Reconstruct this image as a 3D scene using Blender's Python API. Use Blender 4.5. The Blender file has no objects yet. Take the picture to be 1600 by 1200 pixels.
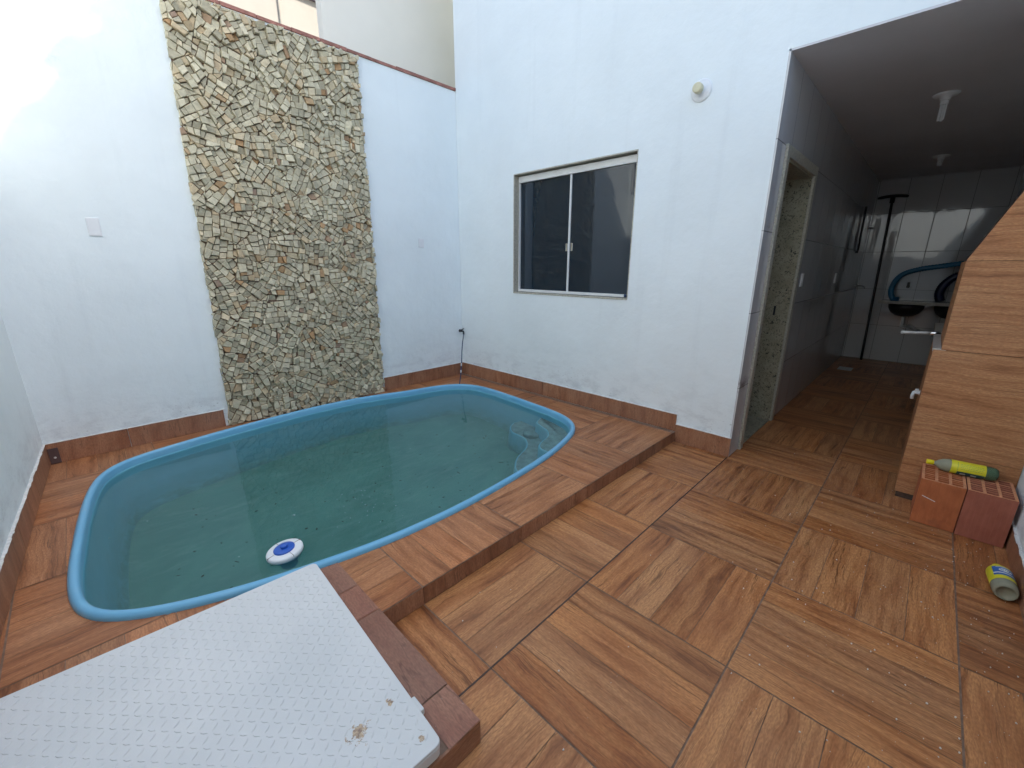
import bpy, bmesh, math, random
from mathutils import Vector, Matrix
R = math.radians
S = bpy.context.scene

# ------------------------------------------------------------------ camera, sky, sun, exposure
cam_d = bpy.data.cameras.new("camera")
cam = bpy.data.objects.new("camera", cam_d)
S.collection.objects.link(cam)
cam_d.sensor_fit = 'HORIZONTAL'; cam_d.sensor_width = 36.0; cam_d.lens = 36.0 * 655.175 / 1600.0
cam_d.clip_start = 0.02; cam_d.clip_end = 500
yaw, pitch, roll = 0.795750231, 0.27220921, 0.00335921581
fw = Vector((math.sin(yaw)*math.cos(pitch), math.cos(yaw)*math.cos(pitch), -math.sin(pitch)))
rt = Vector((math.cos(yaw), -math.sin(yaw), 0)); up = rt.cross(fw)
r2 = rt*math.cos(roll) + up*math.sin(roll); u2 = -rt*math.sin(roll) + up*math.cos(roll)
M = Matrix((r2, u2, -fw)).transposed().to_4x4()
M.translation = Vector((0.342631, -4.032235, 1.385991))
cam.matrix_world = M
S.camera = cam

sun_vec = Vector((1.0, -0.8, 1.33)).normalized()
world = bpy.data.worlds.new("World"); S.world = world; world.use_nodes = True
wn = world.node_tree; wn.nodes.clear()
sky = wn.nodes.new('ShaderNodeTexSky'); sky.sky_type = 'NISHITA'; sky.sun_disc = False
sky.sun_elevation = math.asin(sun_vec.z); sky.sun_rotation = math.atan2(sun_vec.x, sun_vec.y)
sky.air_density = 1.0; sky.dust_density = 2.5; sky.ozone_density = 1.0
bg = wn.nodes.new('ShaderNodeBackground'); bg.inputs[1].default_value = 0.12
wo = wn.nodes.new('ShaderNodeOutputWorld')
wn.links.new(sky.outputs[0], bg.inputs[0]); wn.links.new(bg.outputs[0], wo.inputs[0])
sd = bpy.data.lights.new("sun", 'SUN'); sd.energy = 2.4; sd.angle = R(0.7); sd.color = (1.0, 0.95, 0.87)
sun = bpy.data.objects.new("sun", sd); S.collection.objects.link(sun)
sun.rotation_euler = (-sun_vec).to_track_quat('-Z', 'Y').to_euler()
sun.location = (6, -6, 9)
S.view_settings.view_transform = 'Standard'; S.view_settings.look = 'None'
S.view_settings.exposure = 1.84; S.view_settings.gamma = 1.0
S.cycles.use_denoising = True
S.cycles.max_bounces = 12; S.cycles.diffuse_bounces = 7; S.cycles.glossy_bounces = 5; S.cycles.transmission_bounces = 8

# ------------------------------------------------------------------ dimensions (metres)
W = 3.583      # plane of the house wall
SD = 0.0894    # height of the pool deck
YE = -2.741    # front edge of the deck
YO = -3.165    # edge of the covered passage
YD = -4.56     # right-hand wall
XP = 0.945     # side of the low platform the lid stands on
YP = -3.316    # end of that platform
HA = 3.182     # top of the back wall
HO = 2.624     # ceiling of the passage
XB = 8.947     # far wall of the passage
XQ = 3.72      # front of the barbecue
T = 0.6; GX = 1.131; GY = -3.159
SK = 0.146
rng = random.Random(7)

# ------------------------------------------------------------------ helpers
def link(o, parent=None):
    S.collection.objects.link(o)
    if parent is not None: o.parent = parent
    return o
def tag(o, label=None, cat=None, group=None, kind=None):
    if label: o['label'] = label
    if cat: o['category'] = cat
    if group: o['group'] = group
    if kind: o['kind'] = kind
    return o
def empty(name, loc, label, cat, group=None):
    o = bpy.data.objects.new(name, None); o.location = loc; o.empty_display_size = 0.05
    link(o); tag(o, label, cat, group); return o
class MB:
    def __init__(s):
        s.bm = bmesh.new(); s.uv = s.bm.loops.layers.uv.new("uv"); s.rn = s.bm.loops.layers.uv.new("rnd"); s.mi = 0
    def face(s, pts, uvs=None, rnd=None, smooth=False):
        vs = [s.bm.verts.new(p) for p in pts]
        f = s.bm.faces.new(vs); f.material_index = s.mi; f.smooth = smooth
        if uvs:
            for l, u in zip(f.loops, uvs): l[s.uv].uv = u
        if rnd:
            for l in f.loops: l[s.rn].uv = rnd
        return f
    def box(s, x0, x1, y0, y1, z0, z1, M=None, bev=0.0):
        n0 = len(s.bm.verts)
        tmp = bmesh.new()
        P = [(x, y, z) for x in (x0, x1) for y in (y0, y1) for z in (z0, z1)]
        v = [tmp.verts.new(p) for p in P]
        for a in ((0,1,3,2),(4,6,7,5),(0,4,5,1),(2,3,7,6),(0,2,6,4),(1,5,7,3)): tmp.faces.new([v[i] for i in a])
        if bev > 0: bmesh.ops.bevel(tmp, geom=list(tmp.edges), offset=bev, segments=2, affect='EDGES', profile=0.6)
        s.merge(tmp, M)
    def merge(s, tmp, M=None, smooth=False):
        mp = {}
        for v in tmp.verts: mp[v] = s.bm.verts.new(M @ v.co if M else v.co)
        for f in tmp.faces:
            try: g = s.bm.faces.new([mp[v] for v in f.verts])
            except ValueError: continue
            g.material_index = s.mi; g.smooth = smooth or f.smooth
        tmp.free()
    def lathe(s, prof, M=None, n=32, smooth=True, caps=True):
        tmp = bmesh.new(); rings = []
        for r, z in prof: rings.append([tmp.verts.new((r*math.cos(2*math.pi*i/n), r*math.sin(2*math.pi*i/n), z)) for i in range(n)])
        for a, b in zip(rings, rings[1:]):
            for i in range(n): tmp.faces.new((a[i], a[(i+1) % n], b[(i+1) % n], b[i])).smooth = smooth
        if caps:
            tmp.faces.new(rings[0][::-1]); tmp.faces.new(rings[-1])
        s.merge(tmp, M)
    def tube(s, pts, r, n=10, closed_ends=True, rad=None):
        pts = [Vector(p) for p in pts]; rings = []; tmp = bmesh.new(); prev = None
        for i, p in enumerate(pts):
            t = (pts[min(i+1, len(pts)-1)] - pts[max(i-1, 0)]).normalized()
            if prev is None:
                a = Vector((0, 0, 1)) if abs(t.z) < 0.9 else Vector((1, 0, 0)); u = t.cross(a).normalized()
            else: u = (prev - t*prev.dot(t)).normalized()
            prev = u; v = t.cross(u); rr = rad(i) if rad else r
            rings.append([tmp.verts.new(p + (u*math.cos(2*math.pi*k/n) + v*math.sin(2*math.pi*k/n))*rr) for k in range(n)])
        for a, b in zip(rings, rings[1:]):
            for k in range(n): tmp.faces.new((a[k], a[(k+1) % n], b[(k+1) % n], b[k])).smooth = True
        if closed_ends: tmp.faces.new(rings[0][::-1]); tmp.faces.new(rings[-1])
        s.merge(tmp)
    def prism(s, poly, f0, f1):
        """poly: 2-D points; f0/f1 map (a,b) to the two end points"""
        A = [s.bm.verts.new(f0(*p)) for p in poly]; B = [s.bm.verts.new(f1(*p)) for p in poly]
        n = len(poly); fs = [s.bm.faces.new(A[::-1]), s.bm.faces.new(B)]
        for i in range(n): fs.append(s.bm.faces.new((A[i], A[(i+1) % n], B[(i+1) % n], B[i])))
        for f in fs: f.material_index = s.mi
    def grid(s, us, vs, w0, w1, hole, mp):
        """slab with holes; mp maps (u,v,w) to xyz"""
        nu, nv = len(us)-1, len(vs)-1
        solid = [[not hole((us[i]+us[i+1])/2, (vs[j]+vs[j+1])/2) for j in range(nv)] for i in range(nu)]
        cache = {}
        def V(i, j, k):
            q = (i, j, k)
            if q not in cache: cache[q] = s.bm.verts.new(mp(us[i], vs[j], (w0, w1)[k]))
            return cache[q]
        def F(*a):
            f = s.bm.faces.new([V(*q) for q in a]); f.material_index = s.mi
        for i in range(nu):
            for j in range(nv):
                if not solid[i][j]: continue
                F((i,j,0),(i,j+1,0),(i+1,j+1,0),(i+1,j,0)); F((i,j,1),(i+1,j,1),(i+1,j+1,1),(i,j+1,1))
                if i == 0 or not solid[i-1][j]: F((i,j,0),(i,j,1),(i,j+1,1),(i,j+1,0))
                if i == nu-1 or not solid[i+1][j]: F((i+1,j,0),(i+1,j+1,0),(i+1,j+1,1),(i+1,j,1))
                if j == 0 or not solid[i][j-1]: F((i,j,0),(i+1,j,0),(i+1,j,1),(i,j,1))
                if j == nv-1 or not solid[i][j+1]: F((i,j+1,0),(i,j+1,1),(i+1,j+1,1),(i+1,j+1,0))
    def build(s, name, mats, parent=None, recalc=True, loc=None):
        if recalc: bmesh.ops.recalc_face_normals(s.bm, faces=list(s.bm.faces))
        me = bpy.data.meshes.new(name); s.bm.to_mesh(me); s.bm.free()
        for m in (mats if isinstance(mats, (list, tuple)) else [mats]): me.materials.append(m)
        o = bpy.data.objects.new(name, me); link(o, parent)
        if parent is not None:
            o.matrix_parent_inverse = Matrix.Translation(-Vector(root_loc(parent)))
        return o
def root_loc(p):
    v = Vector((0, 0, 0))
    while p is not None: v += p.location; p = p.parent if False else None
    return v
def place(z_axis, origin, x_axis=None):
    z = Vector(z_axis).normalized()
    x = Vector(x_axis).normalized() if x_axis else (Vector((0, 0, 1)).cross(z) if abs(z.z) < 0.9 else Vector((1, 0, 0)))
    x = (x - z*x.dot(z)).normalized(); y = z.cross(x)
    m = Matrix((x, y, z)).transposed().to_4x4(); m.translation = Vector(origin); return m

# ------------------------------------------------------------------ materials
def mat(name):
    m = bpy.data.materials.new(name); m.use_nodes = True; nt = m.node_tree
    b = nt.nodes['Principled BSDF']; return m, nt, b
def N(nt, t, **k):
    n = nt.nodes.new(t)
    for a, v in k.items(): setattr(n, a, v)
    return n
def ramp(nt, fac, stops, interp='LINEAR'):
    r = N(nt, 'ShaderNodeValToRGB'); r.color_ramp.interpolation = interp
    e = r.color_ramp.elements
    while len(e) < len(stops): e.new(0.5)
    for el, (p, c) in zip(e, stops): el.position = p; el.color = (c[0], c[1], c[2], 1) if hasattr(c, '__len__') else (c, c, c, 1)
    nt.links.new(fac, r.inputs[0]); return r.outputs[0]
def noise(nt, vec, scale, detail=4, rough=0.55, dist=0.0):
    n = N(nt, 'ShaderNodeTexNoise'); n.inputs['Scale'].default_value = scale; n.inputs['Detail'].default_value = detail
    n.inputs['Roughness'].default_value = rough; n.inputs['Distortion'].default_value = dist
    if vec is not None: nt.links.new(vec, n.inputs['Vector'])
    return n.outputs[0]
def mapping(nt, vec, scale=(1,1,1), loc=(0,0,0), rot=(0,0,0)):
    m = N(nt, 'ShaderNodeMapping'); m.inputs['Scale'].default_value = scale; m.inputs['Location'].default_value = loc; m.inputs['Rotation'].default_value = rot
    nt.links.new(vec, m.inputs[0]); return m.outputs[0]
def mix(nt, fac, a, b, mode='MIX'):
    m = N(nt, 'ShaderNodeMix', data_type='RGBA', blend_type=mode)
    for s, v in ((0, fac), (6, a), (7, b)):
        if hasattr(v, 'is_linked'): nt.links.new(v, m.inputs[s])
        else: m.inputs[s].default_value = v if s == 0 else ((v[0], v[1], v[2], 1) if hasattr(v, '__len__') else (v, v, v, 1))
    return m.outputs[2]
def math_(nt, op, a, b=0.0, clamp=False):
    m = N(nt, 'ShaderNodeMath', operation=op); m.use_clamp = clamp
    for i, v in enumerate((a, b)):
        if hasattr(v, 'is_linked'): nt.links.new(v, m.inputs[i])
        else: m.inputs[i].default_value = v
    return m.outputs[0]
def bump(nt, b, h, strength, dist=0.01):
    n = N(nt, 'ShaderNodeBump'); n.inputs['Strength'].default_value = strength; n.inputs['Distance'].default_value = dist
    nt.links.new(h, n.inputs['Height']); nt.links.new(n.outputs[0], b.inputs['Normal'])
def obj_co(nt): return N(nt, 'ShaderNodeTexCoord').outputs['Object']
def plain(name, col, rough=0.5, metal=0.0, var=0.12, scale=20, spec=0.5):
    m, nt, b = mat(name); c = obj_co(nt)
    f = noise(nt, c, scale, 5)
    lo = tuple(x*(1-var) for x in col); hi = tuple(min(1, x*(1+var)) for x in col)
    nt.links.new(ramp(nt, f, ((0.3, lo), (0.7, hi))), b.inputs['Base Color'])
    b.inputs['Roughness'].default_value = rough; b.inputs['Metallic'].default_value = metal
    b.inputs['Specular IOR Level'].default_value = spec
    return m

def paint_wall(name, base=(0.795, 0.85, 0.86), skirt=None, bumpy=0.35):
    m, nt, b = mat(name); c = obj_co(nt)
    big = noise(nt, c, 1.1, 5, 0.6)
    col = mix(nt, ramp(nt, big, ((0.35, 0), (0.7, 0.8))), base, tuple(x*0.90 for x in base))
    # grey grime and scuffs close to the skirting
    sep = N(nt, 'ShaderNodeSeparateXYZ'); nt.links.new(c, sep.inputs[0])
    low = ramp(nt, math_(nt, 'MULTIPLY', math_(nt, 'SUBTRACT', sep.outputs[2], 0.15), 1.6), ((0.0, 1), (0.16, 0.75), (0.5, 0.22), (1.0, 0.0)))
    g1 = noise(nt, mapping(nt, c, (1, 1, 2.2)), 5, 8, 0.72)
    gm = math_(nt, 'MULTIPLY', ramp(nt, g1, ((0.47, 0), (0.66, 1))), low)
    col = mix(nt, math_(nt, 'MULTIPLY', gm, 0.55), col, (0.38, 0.40, 0.42))
    fl = noise(nt, mapping(nt, c, (1, 1, 1.8)), 38, 3, 0.6)
    g3 = noise(nt, c, 2.3, 3)
    gm2 = math_(nt, 'MULTIPLY', math_(nt, 'MULTIPLY', ramp(nt, fl, ((0.62, 0), (0.66, 1))), ramp(nt, g3, ((0.5, 0), (0.6, 1)))), low)
    col = mix(nt, math_(nt, 'MULTIPLY', gm2, 0.7), col, (0.33, 0.34, 0.35))
    st = noise(nt, mapping(nt, c, (9, 9, 0.5)), 1.0, 5, 0.6)
    col = mix(nt, math_(nt, 'MULTIPLY', ramp(nt, st, ((0.58, 0), (0.8, 1))), 0.16), col, (0.5, 0.53, 0.55))
    nt.links.new(col, b.inputs['Base Color']); b.inputs['Roughness'].default_value = 0.75
    b.inputs['Specular IOR Level'].default_value = 0.3
    h = math_(nt, 'ADD', noise(nt, c, 6, 3), math_(nt, 'MULTIPLY', noise(nt, c, 90, 4), 0.12))
    bump(nt, b, h, bumpy, 0.02)
    return m

def wood(name, dark, mid, light, along=1.6, across=16, rough=0.42, contrast=1.0, dirt=0.25):
    m, nt, b = mat(name)
    uv = N(nt, 'ShaderNodeUVMap', uv_map='uv').outputs[0]; rn = N(nt, 'ShaderNodeUVMap', uv_map='rnd').outputs[0]
    sp = N(nt, 'ShaderNodeSeparateXYZ'); nt.links.new(rn, sp.inputs[0])
    r1, r2_ = sp.outputs[0], sp.outputs[1]
    warp = noise(nt, mapping(nt, uv, (2.5, 4, 1)), 1.5, 3)
    wv = N(nt, 'ShaderNodeVectorMath', operation='ADD')
    cmb = N(nt, 'ShaderNodeCombineXYZ'); nt.links.new(math_(nt, 'MULTIPLY', warp, 0.06), cmb.inputs[1])
    nt.links.new(uv, wv.inputs[0]); nt.links.new(cmb.outputs[0], wv.inputs[1]); uvw = wv.outputs[0]
    g1 = noise(nt, mapping(nt, uvw, (along, across, 1)), 1.0, 6, 0.62)
    g2 = noise(nt, mapping(nt, uvw, (along*3.5, across*7, 1)), 1.0, 4, 0.6)
    g3 = noise(nt, mapping(nt, uv, (3.2, 7.5, 1)), 1.0, 4, 0.6)
    f = math_(nt, 'ADD', math_(nt, 'MULTIPLY', g1, 0.62), math_(nt, 'ADD', math_(nt, 'MULTIPLY', g2, 0.16), math_(nt, 'MULTIPLY', g3, 0.34)))
    f = math_(nt, 'ADD', f, math_(nt, 'MULTIPLY', math_(nt, 'SUBTRACT', r1, 0.5), 0.06))
    k = 0.115/contrast
    col = ramp(nt, f, ((0.54-k*1.7, dark), (0.54-k*0.35, mid), (0.54+k, light)))
    # thin dark veins
    vein = noise(nt, mapping(nt, uvw, (along*0.9, across*2.6, 1), loc=(3, 9, 0)), 1.0, 3, 0.5)
    vm = ramp(nt, math_(nt, 'ABSOLUTE', math_(nt, 'SUBTRACT', vein, 0.5)), ((0.0, 1), (0.022, 0)))
    vg = ramp(nt, g3, ((0.45, 0), (0.6, 1)))
    col = mix(nt, math_(nt, 'MULTIPLY', math_(nt, 'MULTIPLY', vm, vg), 0.75), col, tuple(x*0.55 for x in dark))
    # weave of fine cross hatching seen in the photographed tiles
    hat = noise(nt, mapping(nt, uv, (60, 190, 1)), 1.0, 2, 0.5)
    col = mix(nt, ramp(nt, hat, ((0.35, 0.42), (0.65, 0.0))), col, tuple(x*0.45 for x in mid))
    # hue per board
    hs = N(nt, 'ShaderNodeHueSaturation'); nt.links.new(col, hs.inputs['Color'])
    nt.links.new(math_(nt, 'ADD', math_(nt, 'MULTIPLY', r2_, 0.005), 0.4975), hs.inputs['Hue'])
    nt.links.new(math_(nt, 'ADD', math_(nt, 'MULTIPLY', r2_, -0.07), 1.04), hs.inputs['Saturation'])
    nt.links.new(math_(nt, 'ADD', math_(nt, 'MULTIPLY', r1, 0.16), 0.92), hs.inputs['Value'])
    col = hs.outputs[0]
    oc = obj_co(nt)
    d = noise(nt, oc, 1.7, 6, 0.65)
    col = mix(nt, math_(nt, 'MULTIPLY', ramp(nt, d, ((0.42, 0), (0.7, 1))), dirt), col, (0.27, 0.19, 0.15))
    sps = noise(nt, oc, 140, 2, 0.5)
    col = mix(nt, math_(nt, 'MULTIPLY', ramp(nt, sps, ((0.72, 0), (0.78, 1))), 0.5), col, (0.5, 0.42, 0.36))
    nt.links.new(col, b.inputs['Base Color'])
    rr = math_(nt, 'ADD', math_(nt, 'MULTIPLY', d, 0.25), rough-0.08)
    nt.links.new(rr, b.inputs['Roughness']); b.inputs['Specular IOR Level'].default_value = 0.32
    bump(nt, b, math_(nt, 'ADD', g2, math_(nt, 'MULTIPLY', hat, 0.3)), 0.12, 0.004)
    return m

M_wall = paint_wall("white_wall_paint")
M_house = paint_wall("white_house_paint", (0.795, 0.85, 0.862), bumpy=0.3)
M_tan = plain("tan_render", (0.82, 0.78, 0.68), 0.85, var=0.03, scale=2)
M_cream = plain("cream_render", (0.46, 0.42, 0.36), 0.85, var=0.06, scale=3)
M_floor = wood("wood_look_floor_tile", (0.10, 0.032, 0.012), (0.38, 0.147, 0.054), (0.56, 0.255, 0.10), across=20, dirt=0.12, contrast=1.3)
M_deck = wood("wood_look_deck_tile", (0.11, 0.036, 0.015), (0.36, 0.140, 0.056), (0.52, 0.23, 0.10), across=20, dirt=0.14, contrast=1.3)
M_strip = wood("mauve_wood_tile", (0.19, 0.083, 0.055), (0.30, 0.135, 0.09), (0.38, 0.19, 0.125), along=3, across=8, contrast=1.0)
M_skirt = wood("skirting_wood_tile", (0.13, 0.05, 0.028), (0.31, 0.138, 0.075), (0.44, 0.22, 0.125), along=3, across=14, dirt=0.3)
M_bbq = wood("barbecue_wood_tile", (0.20, 0.078, 0.034), (0.43, 0.19, 0.082), (0.55, 0.28, 0.13), along=1.6, across=42, rough=0.5, contrast=1.4, dirt=0.12)
M_grout = plain("dark_grout", (0.075, 0.05, 0.04), 0.9, var=0.3, scale=30)
M_lgrout = plain("worn_grout", (0.23, 0.15, 0.105), 0.9, var=0.3, scale=30)
M_chip = plain("chipped_white_edge", (0.68, 0.67, 0.64), 0.8, var=0.15, scale=60)
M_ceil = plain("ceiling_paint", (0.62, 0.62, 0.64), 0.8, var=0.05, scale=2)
M_mortar = plain("stone_mortar", (0.15, 0.10, 0.07), 0.95, var=0.3, scale=30)
M_cap = plain("red_coping", (0.30, 0.13, 0.10), 0.7, var=0.35, scale=14)
M_alu = plain("white_aluminium", (0.70, 0.71, 0.70), 0.35, var=0.03)
M_plastic = plain("white_plastic", (0.74, 0.76, 0.77), 0.35, var=0.03)
M_cream_pl = plain("yellowed_plastic", (0.62, 0.58, 0.40), 0.4, var=0.06)
M_chrome = plain("chrome", (0.75, 0.75, 0.75), 0.12, 1.0, 0.02)
M_black = plain("black_plastic", (0.012, 0.012, 0.016), 0.4, var=0.2)
M_navy = plain("navy_hose", (0.012, 0.035, 0.10), 0.35, var=0.15)
M_blueh = plain("blue_pool_hose", (0.02, 0.17, 0.33), 0.35, var=0.1)
M_ground = plain("earth", (0.20, 0.16, 0.12), 0.95, var=0.2, scale=2)
M_tile_roof = plain("clay_roof_tile", (0.40, 0.17, 0.10), 0.8, var=0.25, scale=12)
M_sink = plain("dark_granite", (0.05, 0.05, 0.052), 0.25, var=0.5, scale=120)
M_sinkedge = plain("pale_stone_edge", (0.42, 0.40, 0.36), 0.4, var=0.2, scale=90)

def m_pool():
    m, nt, b = mat("pool_fibreglass"); c = obj_co(nt)
    n1 = noise(nt, c, 2.0, 5)
    col = mix(nt, ramp(nt, n1, ((0.35, 0), (0.7, 1))), (0.14, 0.41, 0.63), (0.18, 0.45, 0.655))
    sep = N(nt, 'ShaderNodeSeparateXYZ'); nt.links.new(c, sep.inputs[0])
    sc = noise(nt, mapping(nt, c, (3, 3, 12)), 4.0, 6, 0.7)
    col = mix(nt, math_(nt, 'MULTIPLY', ramp(nt, sc, ((0.55, 0), (0.72, 1))), 0.30), col, (0.30, 0.47, 0.58))
    # greenish film left on the shell under the water line
    lo = ramp(nt, math_(nt, 'ADD', math_(nt, 'MULTIPLY', sep.outputs[2], -1.0), math_(nt, 'MULTIPLY', noise(nt, c, 5, 5), 0.12)), ((0.0, 0), (0.09, 0.4), (0.75, 0.85)))
    col = mix(nt, lo, col, (0.075, 0.30, 0.44))
    nt.links.new(col, b.inputs['Base Color']); b.inputs['Roughness'].default_value = 0.32
    return m
M_pool = m_pool()
def m_algae():
    m, nt, b = mat("algae_covered_floor"); c = obj_co(nt)
    n1 = noise(nt, c, 1.6, 6, 0.6, 0.6); n2 = noise(nt, mapping(nt, c, (2, 7, 1), rot=(0, 0, 0.7)), 2.2, 5, 0.6, 1.2); n3 = noise(nt, c, 60, 3, 0.6)
    col = mix(nt, ramp(nt, n1, ((0.3, 0), (0.7, 1))), (0.068, 0.218, 0.196), (0.122, 0.312, 0.275))
    col = mix(nt, math_(nt, 'MULTIPLY', ramp(nt, n2, ((0.5, 0), (0.68, 1))), 0.35), col, (0.21, 0.37, 0.35))
    col = mix(nt, math_(nt, 'MULTIPLY', ramp(nt, n3, ((0.66, 0), (0.74, 1))), 0.45), col, (0.035, 0.08, 0.07))
    nt.links.new(col, b.inputs['Base Color']); b.inputs['Roughness'].default_value = 0.8
    return m
M_algae = m_algae()
def m_basin():
    m, nt, b = mat("basin_fibreglass"); c = obj_co(nt); sep = N(nt, 'ShaderNodeSeparateXYZ'); nt.links.new(c, sep.inputs[0])
    n1 = noise(nt, c, 3, 6, 0.65); n2 = noise(nt, c, 9, 6, 0.7)
    col = mix(nt, ramp(nt, n1, ((0.3, 0), (0.7, 1))), (0.18, 0.51, 0.68), (0.215, 0.56, 0.73))
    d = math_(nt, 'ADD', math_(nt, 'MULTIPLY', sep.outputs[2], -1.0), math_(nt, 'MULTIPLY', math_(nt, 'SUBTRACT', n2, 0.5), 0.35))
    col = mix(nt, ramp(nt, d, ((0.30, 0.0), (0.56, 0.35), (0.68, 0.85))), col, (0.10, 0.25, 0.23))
    nt.links.new(col, b.inputs['Base Color']); b.inputs['Roughness'].default_value = 0.45; return m
M_basin = m_basin()
M_step = plain("algae_on_steps", (0.20, 0.31, 0.31), 0.8, var=0.25, scale=18)
def m_water():
    m, nt, b = mat("pool_water"); nt.nodes.remove(b); out = nt.nodes['Material Output']; c = obj_co(nt)
    g = N(nt, 'ShaderNodeBsdfGlass'); g.inputs['Color'].default_value = (0.90, 0.975, 0.965, 1); g.inputs['Roughness'].default_value = 0.0; g.inputs['IOR'].default_value = 1.333
    bn = N(nt, 'ShaderNodeBump'); bn.inputs['Strength'].default_value = 0.05; bn.inputs['Distance'].default_value = 0.02
    nt.links.new(noise(nt, c, 3.2, 3, 0.5), bn.inputs['Height']); nt.links.new(bn.outputs[0], g.inputs['Normal'])
    df = N(nt, 'ShaderNodeBsdfDiffuse'); df.inputs[0].default_value = (0.22, 0.54, 0.52, 1)
    mx = N(nt, 'ShaderNodeMixShader'); mx.inputs[0].default_value = 0.06
    nt.links.new(g.outputs[0], mx.inputs[1]); nt.links.new(df.outputs[0], mx.inputs[2]); nt.links.new(mx.outputs[0], out.inputs[0]); return m
M_water = m_water()
def m_stone():
    m, nt, b = mat("split_stone"); geo = N(nt, 'ShaderNodeNewGeometry'); r = geo.outputs['Random Per Island']; c = obj_co(nt)
    col = ramp(nt, r, ((0.0, (0.42, 0.38, 0.275)), (0.25, (0.55, 0.50, 0.36)), (0.5, (0.64, 0.585, 0.425)), (0.75, (0.71, 0.645, 0.47)), (0.90, (0.66, 0.53, 0.34)), (0.96, (0.50, 0.385, 0.24)), (0.985, (0.48, 0.28, 0.13)), (1.0, (0.36, 0.25, 0.18))))
    n1 = noise(nt, c, 45, 5, 0.6); n2 = noise(nt, mapping(nt, c, (1, 1, 5)), 30, 4); n3 = noise(nt, c, 1.6, 4, 0.6)
    col = mix(nt, ramp(nt, n1, ((0.3, 0.30), (0.7, 0.0))), col, (0.12, 0.115, 0.09))
    col = mix(nt, math_(nt, 'MULTIPLY', ramp(nt, n3, ((0.45, 0), (0.7, 1))), 0.22), col, (0.36, 0.27, 0.16))
    nt.links.new(col, b.inputs['Base Color']); b.inputs['Roughness'].default_value = 0.85
    bump(nt, b, math_(nt, 'ADD', n1, n2), 0.5, 0.006); return m
M_stone = m_stone()
def m_granite():
    m, nt, b = mat("speckled_granite"); c = obj_co(nt)
    v = N(nt, 'ShaderNodeTexVoronoi'); v.inputs['Scale'].default_value = 55; nt.links.new(mapping(nt, c, (1, 1, 0.8)), v.inputs['Vector'])
    n1 = noise(nt, c, 42, 6, 0.7, 1.5); n2 = noise(nt, c, 10, 4)
    col = mix(nt, ramp(nt, n2, ((0.35, 0), (0.65, 1))), (0.31, 0.29, 0.20), (0.40, 0.37, 0.27))
    col = mix(nt, ramp(nt, n1, ((0.55, 0), (0.60, 1))), col, (0.045, 0.045, 0.035))
    n4 = noise(nt, c, 60, 3, 0.6)
    col = mix(nt, math_(nt, 'MULTIPLY', ramp(nt, n4, ((0.58, 0), (0.66, 1))), 0.6), col, (0.16, 0.15, 0.10))
    nt.links.new(col, b.inputs['Base Color']); b.inputs['Roughness'].default_value = 0.3; return m
M_granite = m_granite()
M_casing = plain("pale_granite_casing", (0.42, 0.40, 0.33), 0.35, var=0.28, scale=75)
def m_glaze(name, axis, u0, v0, dirt=False):
    """glazed white wall tiles with grout lines, axis = which object coordinate runs along the wall"""
    m, nt, b = mat(name); c = obj_co(nt); sep = N(nt, 'ShaderNodeSeparateXYZ'); nt.links.new(c, sep.inputs[0])
    def line(co, off, size, w):
        f = math_(nt, 'FRACT', math_(nt, 'DIVIDE', math_(nt, 'SUBTRACT', co, off-50*size), size))
        d = math_(nt, 'ABSOLUTE', math_(nt, 'SUBTRACT', f, 0.5))
        return ramp(nt, d, ((0.5-w/size, 0), (0.5-w/size*0.45, 1)))
    L = math_(nt, 'MAXIMUM', line(sep.outputs[axis], u0, 0.335, 0.004), line(sep.outputs[2], v0, 0.54, 0.004))
    col = mix(nt, L, (0.52, 0.525, 0.535), (0.22, 0.22, 0.22))
    if dirt:
        n = noise(nt, c, 14, 6, 0.7)
        near = ramp(nt, math_(nt, 'ABSOLUTE', math_(nt, 'SUBTRACT', sep.outputs[2], 0.56)), ((0.0, 1), (0.07, 0)))
        nearx = ramp(nt, math_(nt, 'SUBTRACT', sep.outputs[0], 3.55), ((0.0, 1), (0.3, 0)))
        col = mix(nt, math_(nt, 'MULTIPLY', math_(nt, 'MULTIPLY', near, nearx), ramp(nt, n, ((0.42, 0), (0.55, 1)))), col, (0.06, 0.035, 0.02))
        near2 = ramp(nt, math_(nt, 'ABSOLUTE', math_(nt, 'SUBTRACT', sep.outputs[2], 1.64)), ((0.0, 1), (0.05, 0)))
        col = mix(nt, math_(nt, 'MULTIPLY', math_(nt, 'MULTIPLY', near2, nearx), ramp(nt, n, ((0.5, 0), (0.6, 0.7)))), col, (0.16, 0.10, 0.06))
    nt.links.new(col, b.inputs['Base Color'])
    b.inputs['Roughness'].default_value = 0.045; b.inputs['IOR'].default_value = 1.62
    h = math_(nt, 'SUBTRACT', math_(nt, 'MULTIPLY', noise(nt, c, 5, 2), 0.5), math_(nt, 'MULTIPLY', L, 0.6))
    bump(nt, b, h, 0.25, 0.01); return m
M_glazeX = m_glaze("glazed_tiles_side", 0, 3.59, 0.0, True)
M_glazeY = m_glaze("glazed_tiles_end", 1, -3.85, 0.0)
def m_glass():
    m, nt, b = mat("tinted_window_glass"); c = obj_co(nt)
    b.inputs['Base Color'].default_value = (0.010, 0.020, 0.032, 1); b.inputs['Roughness'].default_value = 0.012; b.inputs['IOR'].default_value = 1.58
    nt.links.new(ramp(nt, noise(nt, c, 4, 3), ((0.3, 0.008), (0.7, 0.02))), b.inputs['Roughness'])
    bump(nt, b, noise(nt, c, 1.3, 1), 0.012, 0.02); return m
M_glass = m_glass()
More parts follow.
